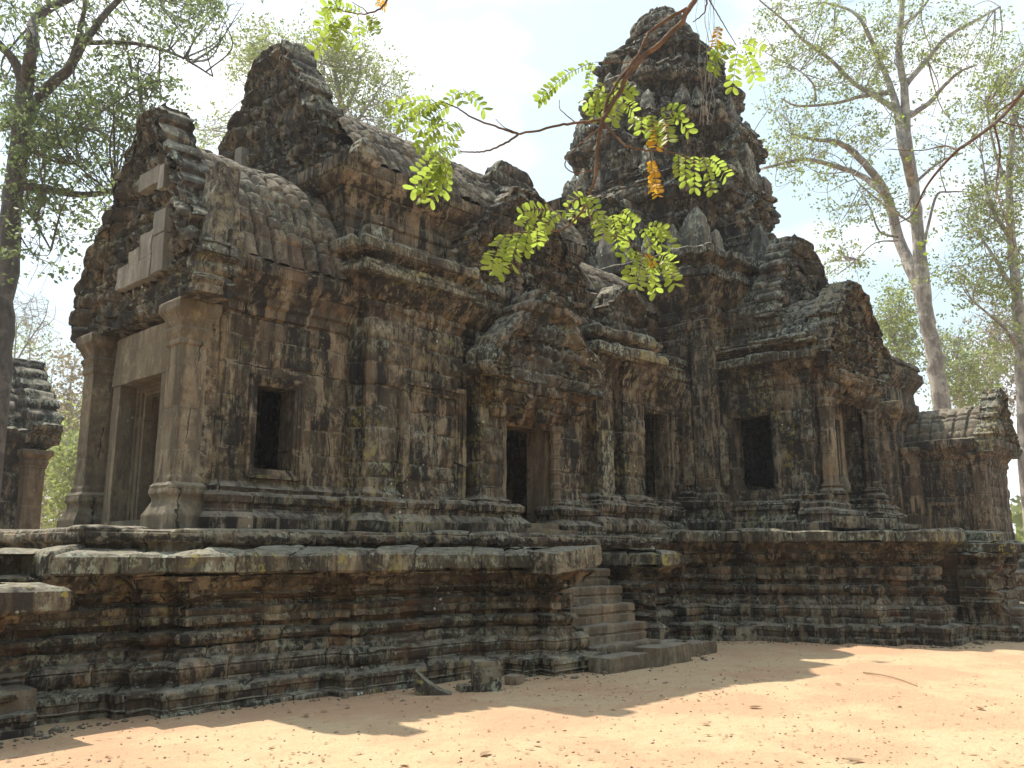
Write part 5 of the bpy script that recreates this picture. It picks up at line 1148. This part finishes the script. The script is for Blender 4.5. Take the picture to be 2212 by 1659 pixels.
F([((1225, 240), (1115, 380)), ((1245, 270), (1220, 470)), ((1285, 270), (1340, 425)), ((1270, 230), (1365, 270)), ((1200, 235), (1120, 300))], leaf=22, dd=.1)
F([((1150, 140), (1130, 245))], yellow=True, lab='reddish dead frond at the branch top', leaf=14); 
woody(br, [([Z5(*p) for p in ((1090, -10), (1150, 90), (1190, 160), (1240, 240))], .002, .0012, .1)], name='side_twig')
tv = MB()
for i in range(7):
    x = rgb.uniform(1000, 1130); pts = [Z5(x, -20)]; y = 0
    while y < rgb.uniform(300, 850): y += 110; x += rgb.uniform(-25, 25); pts.append(Z5(x, y))
    if len(pts) > 2: tube(tv, smooth_path([at(*p, BD + .5) for p in pts], 4), np.full((len(pts) - 1) * 4 + 1, .0009), 4)
cpart(tv, 'dry_tendril', M_BARK_GREY, br, sharp=None)
b2 = empty('leafy_branch', 'sprig of yellow green feathery leaves hanging from the top edge left of the tower', 'branch'); b2.location = at(850, -60, BD); bpy.context.view_layer.update()
woody(b2, [([(860, -70)] + [Z4(*p) for p in ((350, -10), (310, 40), (255, 65), (180, 60), (100, 40))], .004, .0014, 0), ([Z4(*p) for p in ((255, 65), (230, 40), (180, 10))], .002, .001, 0)])
GG = lambda lst, **k: frond(b2, Zs(Z4, lst), **k)
GG([((260, 70), (290, 155)), ((230, 60), (60, 35)), ((190, 75), (10, 235)), ((160, 80), (100, 215)), ((210, 80), (215, 205)), ((90, 40), (30, 140))], leaf=21)
GG([((110, 10), (50, 70)), ((150, 0), (60, -40))], leaf=18); GG([((290, 15), (335, 35))], yellow=True, lab=YL, leaf=11)
# bare reddish limb reaching in from the right
b3 = empty('bare_branch', 'bare reddish limb reaching in from the right edge in front of the pale trunk', 'branch'); b3.location = at(2250, 150, 9); bpy.context.view_layer.update()
mb = MB()
for pts, r0, r1 in (([(2260, 140), (2212, 196), (2180, 235), (2147, 268), (2090, 310), (2068, 325), (2030, 365), (2000, 405), (1975, 455), (1962, 470), (1935, 485)], .028, .006), ([(2147, 268), (2160, 330), (2152, 400), (2160, 440), (2180, 500), (2190, 540), (2160, 570)], .013, .004), ([(2068, 325), (2040, 315), (1990, 325), (1910, 322)], .012, .004), ([(2200, 210), (2150, 255), (2230, 280)], .012, .006), ([(2000, 405), (1990, 430), (1935, 480), (1900, 490)], .006, .003)):
    mb = MB(); tube(mb, smooth_path([at(x, y, 9 + .3 * math.sin(i)) for i, (x, y) in enumerate(pts)], 5), np.linspace(r0, r1, (len(pts) - 1) * 5 + 1), 7); cpart(mb, 'stem', M_TWIG, b3, sharp=None)
rgx = np.random.default_rng(9)
for (x, y) in ((1965, 335), (1978, 455), (1995, 530), (1940, 255)):
    mb = MB(); leaves(mb, at(x, y, 9) + rgx.normal(size=(6, 3)) * .04, .06, rgx, aspect=.6); cpart(mb, 'leaf_cluster', M_LEAFLET, b3, smooth=False)

# ------------------------------------------------------------------ dry-season haze
mb = MB()
hx = [(-950, -950), (950, -950), (950, 950), (-950, 950)]
b = mb.verts([(x, y, z) for z in (-1.5, 60) for x, y in hx])
mb.quads([[b, b + 3, b + 2, b + 1], [b + 4, b + 5, b + 6, b + 7]] + [[b + i, b + (i + 1) % 4, b + 4 + (i + 1) % 4, b + 4 + i] for i in range(4)])
m, nt = nodes('dry_haze'); k = NT(nt); v = k.n('VolumePrincipled'); v.inputs['Color'].default_value = (.95, .97, 1, 1); v.inputs['Density'].default_value = .0007; v.inputs['Anisotropy'].default_value = .35
ou = k.n('OutputMaterial'); k.l(v.outputs[0], ou.inputs['Volume'])
o = mb.build('haze', m, smooth=False); tag(o, 'pale dry haze filling the air of the whole view', 'haze', kind='stuff')
